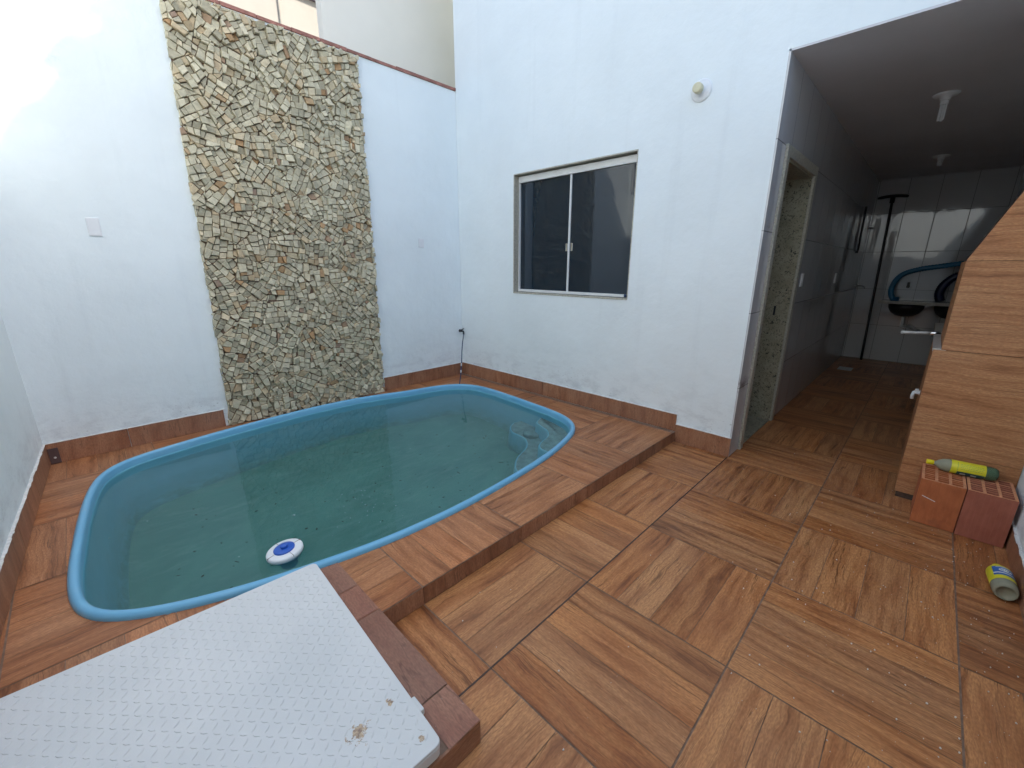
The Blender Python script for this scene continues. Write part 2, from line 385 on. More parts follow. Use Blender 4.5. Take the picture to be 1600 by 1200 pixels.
def m_lid():
    m, nt, b = mat("white_painted_steel"); c = obj_co(nt)
    n1 = noise(nt, c, 2.2, 4)
    col = mix(nt, ramp(nt, n1, ((0.35, 0), (0.7, 1))), (0.60, 0.62, 0.62), (0.68, 0.69, 0.685))
    # rust bites near the corner
    def spot(x, y, r, thr):
        d = N(nt, 'ShaderNodeVectorMath', operation='DISTANCE'); nt.links.new(mapping(nt, c, (1, 1, 0)), d.inputs[0]); d.inputs[1].default_value = (x, y, 0)
        n = noise(nt, c, 75, 4, 0.7)
        v = math_(nt, 'SUBTRACT', math_(nt, 'ADD', n, 0.0), math_(nt, 'MULTIPLY', d.outputs[1], 0.5/r))
        return ramp(nt, v, ((thr, 0), (thr+0.05, 1)))
    R_ = math_(nt, 'MAXIMUM', spot(0.655, -3.135, 0.068, 0.345), spot(0.762, -3.12, 0.03, 0.37))
    R_ = math_(nt, 'MAXIMUM', R_, spot(0.775, -3.27, 0.03, 0.36))
    R_ = math_(nt, 'MAXIMUM', R_, spot(0.60, -3.29, 0.03, 0.36))
    rc = mix(nt, ramp(nt, noise(nt, c, 110, 2), ((0.4, 0), (0.6, 1))), (0.50, 0.36, 0.20), (0.20, 0.10, 0.045))
    col = mix(nt, math_(nt, 'MULTIPLY', R_, 0.85), col, rc)
    nt.links.new(col, b.inputs['Base Color']); b.inputs['Roughness'].default_value = 0.38
    bump(nt, b, noise(nt, c, 30, 3), 0.05, 0.004); return m
M_lid = m_lid()
def m_brick(name, a, b2):
    m, nt, b = mat(name); c = obj_co(nt)
    n1 = noise(nt, c, 7, 6, 0.6); n2 = noise(nt, mapping(nt, c, (1, 1, 0.25)), 70, 3)
    col = mix(nt, ramp(nt, n1, ((0.3, 0), (0.7, 1))), a, b2)
    col = mix(nt, ramp(nt, n2, ((0.3, 0.25), (0.6, 0))), col, tuple(x*0.5 for x in a))
    d = noise(nt, c, 5.5, 3, 0.5)
    col = mix(nt, math_(nt, 'MULTIPLY', ramp(nt, d, ((0.60, 0), (0.72, 1))), 0.6), col, (0.12, 0.06, 0.045))
    nt.links.new(col, b.inputs['Base Color']); b.inputs['Roughness'].default_value = 0.85
    bump(nt, b, n2, 0.2, 0.004); return m
M_brickA = m_brick("orange_hollow_brick", (0.40, 0.115, 0.04), (0.50, 0.155, 0.055))
M_brickB = m_brick("red_hollow_brick", (0.33, 0.10, 0.06), (0.40, 0.135, 0.085))

M_bricktop = plain("lightened_brick_top", (0.62, 0.27, 0.13), 0.9, var=0.2, scale=60)  # web tops coloured lighter so the slots read as shaded
# ------------------------------------------------------------------ wood-look tiling helpers
def plank(mb, x0, x1, y0, y1, z, axis, clip=None, gap=0.0012, gr=(0, 0, 0, 0), cut=None, off=None):
    ou, ov, a, b_ = off or (rng.uniform(0, 40), rng.uniform(0, 40), rng.random(), rng.random())
    X0, X1, Y0, Y1 = x0+gap+gr[0], x1-gap-gr[1], y0+gap+gr[2], y1-gap-gr[3]
    if clip: X0, X1, Y0, Y1 = max(X0, clip[0]), min(X1, clip[1]), max(Y0, clip[2]), min(Y1, clip[3])
    if X1-X0 < 1e-4 or Y1-Y0 < 1e-4: return
    def q(a0, a1, b0, b1):
        P = [(a0, b0), (a1, b0), (a1, b1), (a0, b1)]
        uv = [((p[0]+ou, p[1]+ov) if axis == 'x' else (p[1]+ou, p[0]+ov)) for p in P]
        mb.face([(p[0], p[1], z) for p in P], uv, (a, b_))
    if cut is None or not cut_near(X0, X1, Y0, Y1): q(X0, X1, Y0, Y1); return
    n = max(1, int((X1-X0)/0.011)); m_ = max(1, int((Y1-Y0)/0.011))
    for i in range(n):
        for j in range(m_):
            a0, a1 = X0+(X1-X0)*i/n, X0+(X1-X0)*(i+1)/n; b0, b1 = Y0+(Y1-Y0)*j/m_, Y0+(Y1-Y0)*(j+1)/m_
            if not cut((a0+a1)/2, (b0+b1)/2): q(a0, a1, b0, b1)
def tiles(mb, xs, ys, z, orient, clips, cut=None, grout=0.0018):
    for i in range(len(xs)-1):
        for j in range(len(ys)-1):
            x0, x1, y0, y1 = xs[i], xs[i+1], ys[j], ys[j+1]
            ax = orient(i, j, (x0+x1)/2, (y0+y1)/2)
            L = y1-y0 if ax == 'x' else x1-x0
            n = max(1, round(L/0.15))
            for k in range(n):
                off = (rng.uniform(0, 40), rng.uniform(0, 40), rng.random(), rng.random())
                g = [grout if ax == 'y' and k == 0 or ax == 'x' else 0, grout if ax == 'y' and k == n-1 or ax == 'x' else 0,
                     grout if ax == 'x' and k == 0 or ax == 'y' else 0, grout if ax == 'x' and k == n-1 or ax == 'y' else 0]
                a = (x0, x1, y0+L*k/n, y0+L*(k+1)/n) if ax == 'x' else (x0+L*k/n, x0+L*(k+1)/n, y0, y1)
                for c in clips:
                    cc = c
                    plank(mb, *a, z, ax, cc, gr=g, cut=cut, off=off)
def panel(mb, org, ud, vd, lu, lv, nu, nv, grain, thick, gap=0.0015, jit=0.0):
    """tiles on a vertical face: org corner, ud/vd unit directions; boxes are 'thick' proud along ud x vd"""
    org, ud, vd = Vector(org), Vector(ud), Vector(vd); nrm = ud.cross(vd)
    us = nu if isinstance(nu, list) else [lu*i/nu for i in range(nu+1)]
    vs = nv if isinstance(nv, list) else [lv*i/nv for i in range(nv+1)]
    for i in range(len(us)-1):
        for j in range(len(vs)-1):
            u0, u1, v0, v1 = us[i]+gap, us[i+1]-gap, vs[j]+gap, vs[j+1]-gap
            ou, ov = rng.uniform(0, 40), rng.uniform(0, 40); rnd = (rng.random(), rng.random())
            P = [(u0, v0), (u1, v0), (u1, v1), (u0, v1)]
            A = [org+ud*p[0]+vd*p[1] for p in P]; B = [a+nrm*thick for a in A]
            def uvf(p, w=0): return (p[0]+ou+w, p[1]+ov) if grain == 'u' else (p[1]+ou, p[0]+ov+w)
            mb.face(B, [uvf(p) for p in P], rnd)
            for k in range(4):
                k2 = (k+1) % 4
                mb.face([A[k], A[k2], B[k2], B[k]], [uvf(P[k], 0), uvf(P[k2], 0), uvf(P[k2], thick), uvf(P[k], thick)], rnd)

# ------------------------------------------------------------------ ground
mb = MB(); mb.face([(-150, -150, -1.0), (150, -150, -1.0), (150, 150, -1.0), (-150, 150, -1.0)])
tag(mb.build('ground', M_ground), 'bare earth lying beneath the paved yard', 'ground', kind='structure')

# ------------------------------------------------------------------ pool outline (outer lip, world x,y)
OUT = [(2.643,-0.235),(2.83,-0.255),(2.994,-0.30),(3.16,-0.375),(3.265,-0.50),(3.312,-0.66),(3.318,-0.80),(3.30,-1.115),(3.27,-1.448),(3.24,-1.73),(3.20,-1.92),(3.13,-2.055),(3.04,-2.14),
       (2.93,-2.20),(2.764,-2.255),(2.525,-2.315),(2.293,-2.352),(2.025,-2.38),(1.758,-2.400),(1.548,-2.405),(1.372,-2.398),(1.213,-2.388),(1.09,-2.372),(0.971,-2.348),(0.77,-2.305),(0.578,-2.252),(0.43,-2.196),(0.291,-2.128),(0.187,-2.058),
       (0.122,-1.975),(0.094,-1.88),(0.084,-1.75),(0.086,-1.55),(0.100,-1.35),(0.117,-1.11),(0.141,-0.878),(0.172,-0.66),(0.215,-0.49),(0.290,-0.365),(0.41,-0.285),(0.594,-0.235),(0.826,-0.180),(1.055,-0.140),(1.289,-0.110),(1.605,-0.080),(1.957,-0.078),(2.316,-0.130)]
def smooth_loop(pts, n=200, it=2):
    P = [Vector(p) for p in pts]; m_ = len(P)
    dense = []
    for i in range(m_):
        p0, p1, p2, p3 = P[i-1], P[i], P[(i+1) % m_], P[(i+2) % m_]
        for k in range(12):
            t = k/12; dense.append(0.5*((2*p1)+(p2-p0)*t+(2*p0-5*p1+4*p2-p3)*t*t+(3*p1-p0-3*p2+p3)*t**3))
    L = [0]
    for i in range(len(dense)): L.append(L[-1]+(dense[(i+1) % len(dense)]-dense[i]).length)
    out = []; j = 0
    for k in range(n):
        s = L[-1]*k/n
        while L[j+1] < s: j += 1
        a, b_ = dense[j], dense[(j+1) % len(dense)]; out.append(a.lerp(b_, (s-L[j])/(L[j+1]-L[j])))
    for _ in range(it): out = [(out[i-1]+out[i]*2+out[(i+1) % n])/4 for i in range(n)]
    return out
LOOP = smooth_loop(OUT, 200, 8)
def inset(loop, d):
    n = len(loop); r = []
    for i in range(n):
        t = (loop[(i+1) % n]-loop[i-1]).normalized(); nn = Vector((t.y, -t.x))
        r.append(loop[i]+nn*d)
    return r
cen = sum(LOOP, Vector((0, 0)))/len(LOOP)
sgn = 1 if (inset(LOOP, 0.05)[0]-cen).length < (LOOP[0]-cen).length else -1
def ins(d): return inset(LOOP, d*sgn)
CUTL = ins(0.022)
def inside(x, y, L=None):
    L = L or CUTL; c = False; n = len(L); j = n-1
    for i in range(n):
        a, b_ = L[i], L[j]
        if (a.y > y) != (b_.y > y) and x < (b_.x-a.x)*(y-a.y)/(b_.y-a.y)+a.x: c = not c
        j = i
    return c
bb = (min(p.x for p in CUTL), max(p.x for p in CUTL), min(p.y for p in CUTL), max(p.y for p in CUTL))
def cut_near(x0, x1, y0, y1): return not (x1 < bb[0] or x0 > bb[1] or y1 < bb[2] or y0 > bb[3])

# ------------------------------------------------------------------ floor of yard and passage
XC = -0.28
mb = MB()
xs = [GX+T*i for i in range(-3, 14)]; ys = [GY-T*3, GY-T*2, GY-T, GY, GY+T]
def fl_or(i, j, cx, cy):
    I = round((cx-GX)/T-0.5); J = {3: 0, 2: 1, 1: 2, 0: 3}[j]
    return 'x' if (I+J) % 2 == 0 else 'y'
clips = [(XP, W, YD-0.02, YE), (XC, XP, YD-0.02, YP), (W, XB+0.02, YD-0.02, YO+0.02)]
tiles(mb, xs, ys, 0.0, fl_or, clips)
mb.mi = 1
mb.face([(XC-0.1, YD-0.1, -0.003), (XB+0.1, YD-0.1, -0.003), (XB+0.1, YO+0.02, -0.003), (XC-0.1, YO+0.02, -0.003)])
mb.face([(XP-0.02, YO+0.02, -0.003), (W+0.02, YO+0.02, -0.003), (W+0.02, YE+0.02, -0.003), (XP-0.02, YE+0.02, -0.003)])
mb.mi = 2   # the wide dark joint between the two runs of tile
mb.face([(XP, GY-0.0035, 0.0012), (W-0.02, GY-0.0035, 0.0012), (W-0.02, GY+0.0035, 0.0012), (XP, GY+0.0035, 0.0012)])
floor = mb.build('floor', [M_floor, M_lgrout, M_grout], recalc=False)
tag(floor, 'wood-look porcelain floor laid in alternating squares through the yard and the passage', 'floor', kind='structure')

# ------------------------------------------------------------------ raised deck round the pool
mb = MB()
dys = [YE, YE+T-0.02, YE+2*T-0.02, YE+3*T-0.02, YE+4*T-0.02, YE+5*T-0.02]
def dk_or(i, j, cx, cy):
    I = round((cx-GX)/T-0.5); return 'y' if (I+j) % 2 == 0 else 'x'
tiles(mb, xs[:8], dys, SD, dk_or, [(XC, W+0.0, YE, 0.01)], cut=inside)
deckbase = MB.__new__(MB)
mb.mi = 1
nx, ny = 350, 250
x0d, x1d, y0d, y1d = XC, W+0.02, YE+0.001, 0.02
for i in range(nx):
    run = None
    for j in range(ny+1):
        x = x0d+(x1d-x0d)*(i+0.5)/nx; y = y0d+(y1d-y0d)*(j+0.5)/ny
        ok = j < ny and not inside(x, y)
        if ok and run is None: run = j
        if not ok and run is not None:
            a0, a1 = x0d+(x1d-x0d)*i/nx, x0d+(x1d-x0d)*(i+1)/nx; b0, b1 = y0d+(y1d-y0d)*run/ny, y0d+(y1d-y0d)*j/ny
            mb.face([(a0, b0, SD-0.003), (a1, b0, SD-0.003), (a1, b1, SD-0.003), (a0, b1, SD-0.003)]); run = None
# riser along the front edge
mb.mi = 3
def joints(a, b_):
    l = [0.0]+[GX+T*k-a for k in range(-3, 20) if 0.02 < GX+T*k-a < b_-a-0.02]+[b_-a]; return l
panel(mb, (XP+0.002, YE+0.008, 0.0005), (1, 0, 0), (0, 0, 1), 0, SD-0.0035, joints(XP, W), [0, SD-0.0035], 'v', 0.008)
deck = mb.build('pool_deck', [M_deck, M_lgrout, M_grout, M_skirt], recalc=False)
tag(deck, 'raised wood-look tiled deck surrounding the blue pool with a dark riser', 'deck', kind='structure')

# low platform in front: tiled border that carries the white lid
mb = MB()
mb.mi = 1
mb.box(XC, XP-0.009, YP+0.009, YE-0.001, -0.5, SD-0.003)
mb.mi = 0
bw = 0.115
yj = [YP, -3.156, -2.716, -2.536, -2.312]
for a, b_ in zip(yj, yj[1:]):
    mb.mi = 0
    plank(mb, XP-bw, XP, a, b_, SD+0.0035 if b_ > YE else SD+0.0005, 'y', gap=0.0015)
mb.mi = 2
for i in range(-2, 2):
    plank(mb, GX-T*2+T*i/2+0.0, GX-T*2+T*(i+1)/2, YP, YE-0.001, SD, 'y', clip=(XC, XP-bw, YP, YE-0.001), gap=0.0015)
mb.mi = 3
panel(mb, (XC, YP+0.008, 0.0005), (1, 0, 0), (0, 0, 1), 0, SD-0.001, [0, 0.62, XP-XC], [0, SD-0.001], 'u', 0.008)
panel(mb, (XP-0.008, YP, 0.0005), (0, 1, 0), (0, 0, 1), 0, SD-0.001, [0, 0.16, YE-YP], [0, SD-0.001], 'u', 0.008)
plat = mb.build('deck_border', [M_strip, M_lgrout, M_deck, M_skirt], recalc=False)
tag(plat, 'low tiled platform with a mauve-brown border strip jutting out under the white lid', 'platform', kind='structure')

# ------------------------------------------------------------------ pool
pool = empty('swimming_pool', (1.8, -1.25, 0.0), 'blue fibreglass pool shell with rounded lip sunk in the tiled deck', 'swimming pool')
def loops_mesh(mb, prof, smooth=True):
    rings = []
    for d, z in prof: rings.append([mb.bm.verts.new((p.x, p.y, z)) for p in ins(d)])
    n = len(LOOP)
    for a, b_ in zip(rings, rings[1:]):
        for i in range(n):
            f = mb.bm.faces.new((a[i], a[(i+1) % n], b_[(i+1) % n], b_[i])); f.smooth = smooth; f.material_index = mb.mi
    return rings
ZF = -0.70
mb = MB()
loops_mesh(mb, [(0.004, SD-0.05), (0.0, SD+0.002), (0.002, SD+0.014), (0.009, SD+0.023), (0.019, SD+0.027), (0.029, SD+0.026), (0.037, SD+0.020), (0.041, SD+0.010), (0.0425, SD-0.025)])
mb.build('rim', M_pool, pool)
mb = MB()
r = loops_mesh(mb, [(0.0425, SD-0.024), (0.050, 0.02), (0.060, -0.10), (0.095, -0.55), (0.11, -0.64), (0.13, -0.68)])
mb.mi = 1
r2l = loops_mesh(mb, [(0.13, -0.68), (0.16, -0.695), (0.21, ZF)])
f = mb.bm.faces.new(r2l[-1]); f.material_index = 1
for k in range(2):
    pass
mb.build('basin', [M_basin, M_algae], pool)
# moulded corner bench and step with wavy fronts
def wavy(pts, n=40):
    P = [Vector(p) for p in pts]; P = [P[0]*2-P[1]]+P+[P[-1]*2-P[-2]]; out = []
    for i in range(1, len(P)-2):
        for k in range(8):
            t = k/8; p0, p1, p2, p3 = P[i-1:i+3]
            out.append(0.5*((2*p1)+(p2-p0)*t+(2*p0-5*p1+4*p2-p3)*t*t+(3*p1-p0-3*p2+p3)*t**3))
    out.append(P[-2]); return out
def step_poly(front, d):
    L = ins(d); a, b_ = front[0], front[-1]
    ia = min(range(len(L)), key=lambda i: (L[i]-a).length); ib = min(range(len(L)), key=lambda i: (L[i]-b_).length)
    n = len(L); s1 = (ib-ia) % n; s2 = (ia-ib) % n
    if s1 < s2: path = [L[(ia+k) % n] for k in range(s1+1)]
    else: path = [L[(ia-k) % n] for k in range(s2+1)]
    return front+path[::-1]
def step_mesh(front, zt, zb, d, lip=0.018):
    mb = MB(); poly = step_poly(front, d)
    ar = sum(poly[i-1].x*poly[i].y-poly[i].x*poly[i-1].y for i in range(len(poly)))
    if ar < 0: poly = poly[::-1]
    n = len(poly); c2 = sum(poly, Vector((0, 0)))/n
    def ring(z, off):
        rr = []
        for i in range(n):
            t = (poly[(i+1) % n]-poly[i-1]).normalized(); rr.append(mb.bm.verts.new((poly[i].x-t.y*off, poly[i].y+t.x*off, z)))
        return rr
    R0, R1, R2, R3 = ring(zb, -0.02), ring(zt-lip, 0), ring(zt-0.004, 0.004), ring(zt, 0.014)
    for a, b_ in ((R0, R1), (R1, R2), (R2, R3)):
        for i in range(n):
            f = mb.bm.faces.new((a[i], a[(i+1) % n], b_[(i+1) % n], b_[i])); f.smooth = True
    f = mb.bm.faces.new(R3); f.material_index = 1
    return mb
bench = wavy([(3.24, -1.60), (3.15, -1.63), (3.07, -1.67), (3.02, -1.78), (2.98, -1.87), (2.90, -1.94), (2.76, -1.985), (2.69, -2.03), (2.66, -2.10), (2.68, -2.22)])
step_mesh(bench, -0.055, ZF+0.01, 0.035).build('corner_bench', [M_basin, M_step], pool)
stp = wavy([(3.12, -1.33), (3.02, -1.38), (2.94, -1.48), (2.93, -1.58), (2.91, -1.68), (2.80, -1.79), (2.62, -1.86), (2.52, -1.93), (2.45, -2.02), (2.44, -2.20)])
step_mesh(stp, -0.33, ZF+0.008, 0.06).build('step', [M_basin, M_step], pool)
mb = MB(); mb.lathe([(0.085, -0.35), (0.085, -0.285), (0.078, -0.272), (0.06, -0.266)], Matrix.Translation((3.03, -1.66, 0)), 28)
mb.build('seat_bump', M_step, pool)
mb = MB(); mb.lathe([(0.016, 0), (0.016, 0.004), (0.011, 0.006)], place((-0.35, 0.94, 0), (3.135, -2.035, 0.055)), 16)
mb.build('overflow_outlet', M_black, pool)
# water surface
mb = MB(); L = ins(0.0465); mb.bm.faces.new([mb.bm.verts.new((p.x, p.y, 0.058)) for p in L])
water = mb.build('pool_water', M_water, recalc=False)
water.data.update()
if water.data.polygons[0].normal.z < 0: water.data.flip_normals()
tag(water, 'still greenish water filling the blue pool', 'water', kind='structure')
# leaves and specks lying on the pool floor / drifting on the water
mb = MB()
for k in range(150):
    while True:
        x, y = rng.uniform(0.1, 3.3), rng.uniform(-2.35, -0.1)
        if inside(x, y, ins(0.27)): break
    a = rng.uniform(0, math.pi*2); l = rng.uniform(0.003, 0.011); w = l*rng.uniform(0.25, 0.6)
    if rng.random() < 0.10: l *= 2.2
    c, s_ = math.cos(a), math.sin(a); z = ZF+0.003
    pts = [(l*math.cos(t), w*math.sin(t)) for t in [math.pi*2*q/6 for q in range(6)]]
    mb.prism([(x+p*c-q*s_, y+p*s_+q*c) for p, q in pts], lambda a_, b_: (a_, b_, z), lambda a_, b_: (a_, b_, z+0.003))
tag(mb.build('sunken_debris', plain("wet_leaf_debris", (0.03, 0.05, 0.035), 0.8, var=0.4)), 'scattered dark bits of leaf lying on the pool bottom', 'debris', kind='stuff')
mb = MB()
for k in range(46):
    while True:
        if k < 30: x, y = rng.gauss(1.30, 0.10), rng.gauss(-1.93, 0.13)
        else: x, y = rng.uniform(0.2, 3.2), rng.uniform(-2.3, -0.2)
        if inside(x, y, ins(0.12)): break
    rr = rng.uniform(0.0015, 0.004) if k != 45 else 0.007
    mb.prism([(x+rr*math.cos(t), y+rr*0.6*math.sin(t)) for t in [math.pi*2*q/6 for q in range(6)]], lambda a_, b_: (a_, b_, 0.059), lambda a_, b_: (a_, b_, 0.060+rr*0.4))
tag(mb.build('floating_specks', plain("pale_specks", (0.45, 0.6, 0.62), 0.7)), 'tiny pale specks floating on the pool water', 'debris', kind='stuff')

# chlorine floater
fl = empty('chlorine_floater', (0.808, -2.052, 0.0), 'round white chlorine floater with a blue lid drifting beside the pool edge', 'pool floater')
fm = place(Vector((-0.10, 0.02, 1.0)), (0.808, -2.072, 0.074), (1, 0, 0))
mb = MB(); mb.lathe([(0.030, -0.006), (0.066, -0.006), (0.077, -0.003), (0.080, 0.003), (0.080, 0.014), (0.077, 0.019), (0.070, 0.0215), (0.048, 0.0225)], fm, 40)
ring = mb.build('float_ring', M_plastic, fl)
mb = MB()
M_rj = plain("ring_joint", (0.25, 0.22, 0.2), 0.7)
mb.bm.free()
for k in range(4):
    mb = MB(); a = R(10+90*k); mm = fm @ Matrix.Rotation(a, 4, 'Z'); mb.box(0.048, 0.0803, -0.0007, 0.0007, 0.010, 0.0232, mm)
    mb.build('joint_line', M_rj, ring)
mb = MB(); mb.lathe([(0.046, 0.015), (0.046, 0.0275), (0.043, 0.030), (0.02, 0.031)], fm, 36); mb.lathe([(0.016, 0.030), (0.016, 0.041), (0.013, 0.044)], fm @ Matrix.Translation((0.002, 0, 0)), 20)
mb.build('lid', plain("blue_plastic", (0.02, 0.10, 0.46), 0.3, var=0.05), fl)
mb = MB(); mb.lathe([(0.030, -0.12), (0.036, -0.115), (0.040, -0.04), (0.060, -0.032), (0.066, -0.007), (0.03, -0.004)], fm, 30)
mb.build('tablet_basket', plain("float_basket", (0.22, 0.36, 0.46), 0.4), fl)

# ------------------------------------------------------------------ walls
def wallc_x(y): return 0.0-0.049*abs(y) if y < 0 else 0.0
bw_root = empty('back_wall', (1.8, 0.08, 0.0), 'white back wall behind the pool carrying the tall stone panel', 'wall')
mb = MB(); mb.box(-0.16, W-0.001, 0.0, 0.15, -1.0, HA)
mb.build('wall_face', M_wall, bw_root)
mb = MB()
x = -0.2
while x < W-0.002:
    x2 = min(x+rng.uniform(0.22, 0.25), W-0.002); h = rng.uniform(-0.002, 0.003)
    mb.box(x, x2-0.003, -0.012+rng.uniform(-0.002, 0.002), 0.165, HA+0.001, HA+0.026+h, bev=0.003); x = x2
mb.build('coping', M_cap, bw_root)
# skirting of the back wall, left and right of the stones
PX0, PX1 = 1.045, 2.478
mb = MB()
def skirt_run(mb, org, ud, length, first=0.25, t=0.010, h=SK, sub=0.6):
    us = [0]; u = first
    while u < length-0.03: us.append(u); u += sub
    us.append(length)
    panel(mb, org, ud, (0, 0, 1), length, h, us, [0, h], 'v', t)
mb.mi = 0
skirt_run(mb, (0.0, 0.001, SD), (1, 0, 0), 1.02, 0.42)
skirt_run(mb, (PX1+0.012, 0.001, SD), (1, 0, 0), W-PX1-0.012, 0.35)
sk_a = mb.build('skirting', [M_skirt], bw_root, recalc=False)
mb = MB()
def chipped(mb, p0, p1, nrm, z, t=0.010):
    p0, p1, nrm = Vector(p0), Vector(p1), Vector(nrm); L = (p1-p0).length; d = (p1-p0)/L; s_ = 0
    while s_ < L-0.005:
        e = min(L, s_+rng.uniform(0.02, 0.07)); w = t+rng.uniform(-0.001, 0.0035); h = rng.uniform(0.002, 0.0055)
        a, b_ = p0+d*s_, p0+d*e
        P = [a, b_, b_+nrm*w, a+nrm*w]
        mb.prism([(0, 0), (1, 0), (1, 1), (0, 1)], lambda u, v: tuple((a.lerp(b_, u)+nrm*w*v)[:2])+(z,), lambda u, v: tuple((a.lerp(b_, u)+nrm*w*v)[:2])+(z+h,))
        s_ = e
chipped(mb, (0.01, 0, 0), (1.03, 0, 0), (0, -1, 0), SD+SK); mb.build('edge_plaster', M_chip, bw_root)
mb = MB(); chipped(mb, (PX1+0.012, 0, 0), (W-0.011, 0, 0), (0, -1, 0), SD+SK); mb.build('edge_plaster', M_chip, bw_root)

# stone panel
def clip_poly(P, p, n):
    out = []
    for i in range(len(P)):
        a, b_ = P[i-1], P[i]; da, db = (a-p).dot(n), (b_-p).dot(n)
        if (da <= 0) != (db <= 0): out.append(a.lerp(b_, da/(da-db)))
        if db <= 0: out.append(b_)
    return out
def area(P): return 0.5*sum(P[i-1].x*P[i].y-P[i].x*P[i-1].y for i in range(len(P)))
PZ0, PZ1 = SD+0.004, HA-0.012
srng = random.Random(21)
seeds = []
cs = 0.19
for i in range(-1, 9):
    for j in range(-1, 18):
        seeds.append(Vector((PX0-0.03+(i+0.5+0.5*(j % 2)*0.6+srng.uniform(-0.33, 0.33))*cs, PZ0+(j+0.5+srng.uniform(-0.33, 0.33))*cs)))
mb = MB(); nst = 0
for si, s0 in enumerate(seeds):
    e0, e1 = srng.uniform(-0.007, 0.007), srng.uniform(-0.007, 0.007)
    P = [Vector((PX0+e0, PZ0)), Vector((PX1+e1, PZ0)), Vector((PX1+e1, PZ1)), Vector((PX0+e0, PZ1))]
    for sj, s1 in enumerate(seeds):
        if sj != si and (s1-s0).length < 0.8:
            P = clip_poly(P, (s0+s1)/2, (s1-s0).normalized())
            if len(P) < 3: break
    if len(P) < 3 or area(P) < 1e-4: continue
    ang = srng.uniform(-0.75, 0.75)+ (math.pi/2 if srng.random() < 0.5 else 0)
    # strips
    d = Vector((math.cos(ang), math.sin(ang))); strips = [P]; o = s0-d*0.4; t = 0
    fan = srng.uniform(-0.5, 0.5)
    rest = P; k = 0; t = srng.uniform(0, 0.03)
    lst = []
    while t < 0.8 and len(rest) >= 3:
        t += srng.uniform(0.036, 0.056); a2 = ang+fan*(t-0.4)+srng.uniform(-0.16, 0.16); n = Vector((math.cos(a2), math.sin(a2)))
        lo = clip_poly(rest, o+d*t, n); hi = clip_poly(rest, o+d*t, -n)
        if len(lo) >= 3 and area(lo) > 1e-4: lst.append((lo, a2))
        rest = hi
    if len(rest) >= 3: lst.append((rest, ang))
    for sp_, a2 in lst:
        e = Vector((-math.sin(a2), math.cos(a2))); o2 = s0-e*0.4; t = srng.uniform(0, 0.04); rest = sp_
        pcs = []
        while t < 0.8 and len(rest) >= 3:
            t += srng.uniform(0.032, 0.062); n = (Matrix.Rotation(srng.uniform(-0.28, 0.28), 2) @ e)
            lo = clip_poly(rest, o2+e*t, n); rest = clip_poly(rest, o2+e*t, -n)
            if len(lo) >= 3: pcs.append(lo)
        if len(rest) >= 3: pcs.append(rest)
        for q in pcs:
            A = area(q)
            if A < 2.6e-4: continue
            c = sum(q, Vector((0, 0)))/len(q)
            # ragged sides of the panel
            qs = []
            for v in q:
                dd = (v-c).length; v2 = c+(v-c)*max(0.6, 1-0.0032/dd)
                qs.append(v2+Vector((srng.uniform(-1, 1), srng.uniform(-1, 1)))*0.0022)
            # drop nearly coincident corners
            qq = [qs[i] for i in range(len(qs)) if (qs[i]-qs[i-1]).length > 0.006]
            if len(qq) < 3: continue
            h = srng.choice((0.022, 0.032, 0.040, 0.050))+srng.uniform(-0.005, 0.005); g = Vector((srng.gauss(0, 0.17), srng.gauss(0, 0.17)))
            lean = 0.045*(c.y-PZ0)*(1-(c.x-PX0)/(PX1-PX0))*0.4
            base = [mb.bm.verts.new((v.x+lean, 0.004, v.y)) for v in qq]
            m1 = [mb.bm.verts.new((v.x+lean, -(h-0.005+(v-c).dot(g)*0.9), v.y)) for v in qq]
            tp = [mb.bm.verts.new((c.x+(v.x-c.x)*0.90+lean, -(h+(v-c).dot(g)+srng.uniform(-0.001, 0.001)), c.y+(v.y-c.y)*0.90)) for v in qq]
            k = len(qq)
            for a_, b__ in ((base, m1), (m1, tp)):
                for i in range(k): mb.bm.faces.new((a_[i], a_[(i+1) % k], b__[(i+1) % k], b__[i]))
            mb.bm.faces.new(tp); nst += 1
sp_o = mb.build('stone_panel', [M_stone], bw_root)
mb = MB(); mb.prism([(PX0+0.012, PZ0), (PX1-0.004, PZ0), (PX1-0.004, PZ1-0.01), (PX0+0.012+0.018*(PZ1-PZ0), PZ1-0.01)], lambda a, b_: (a, -0.012, b_), lambda a, b_: (a, 0.003, b_)); mb.build('mortar_bed', M_mortar, sp_o)

# left boundary wall (slightly out of square), right boundary wall
sw = empty('boundary_wall', (-0.2, -2.3, 0), 'white wall at the far left of the yard meeting the back wall', 'wall')
mb = MB(); mb.prism([(0.0, 0.0), (wallc_x(-4.75), -4.75), (wallc_x(-4.75)-0.15, -4.75), (-0.16, -0.0)], lambda a, b_: (a, b_, -1.0), lambda a, b_: (a, b_, 5.0))
mb.build('wall_face', M_wall, sw)
mb = MB(); dC = Vector((wallc_x(-4.5), -4.5, 0)).normalized()
skirt_run(mb, (wallc_x(-4.5)-0.001, -4.5, SD), -dC, 4.488, 0.3)
mb.build('skirting', M_skirt, sw, recalc=False)
mb = MB(); nC = Vector((-dC.y, dC.x, 0)); chipped(mb, (wallc_x(-0.012), -0.012, 0), (wallc_x(-4.5), -4.5, 0), nC, SD+SK); mb.build('edge_plaster', M_chip, sw)

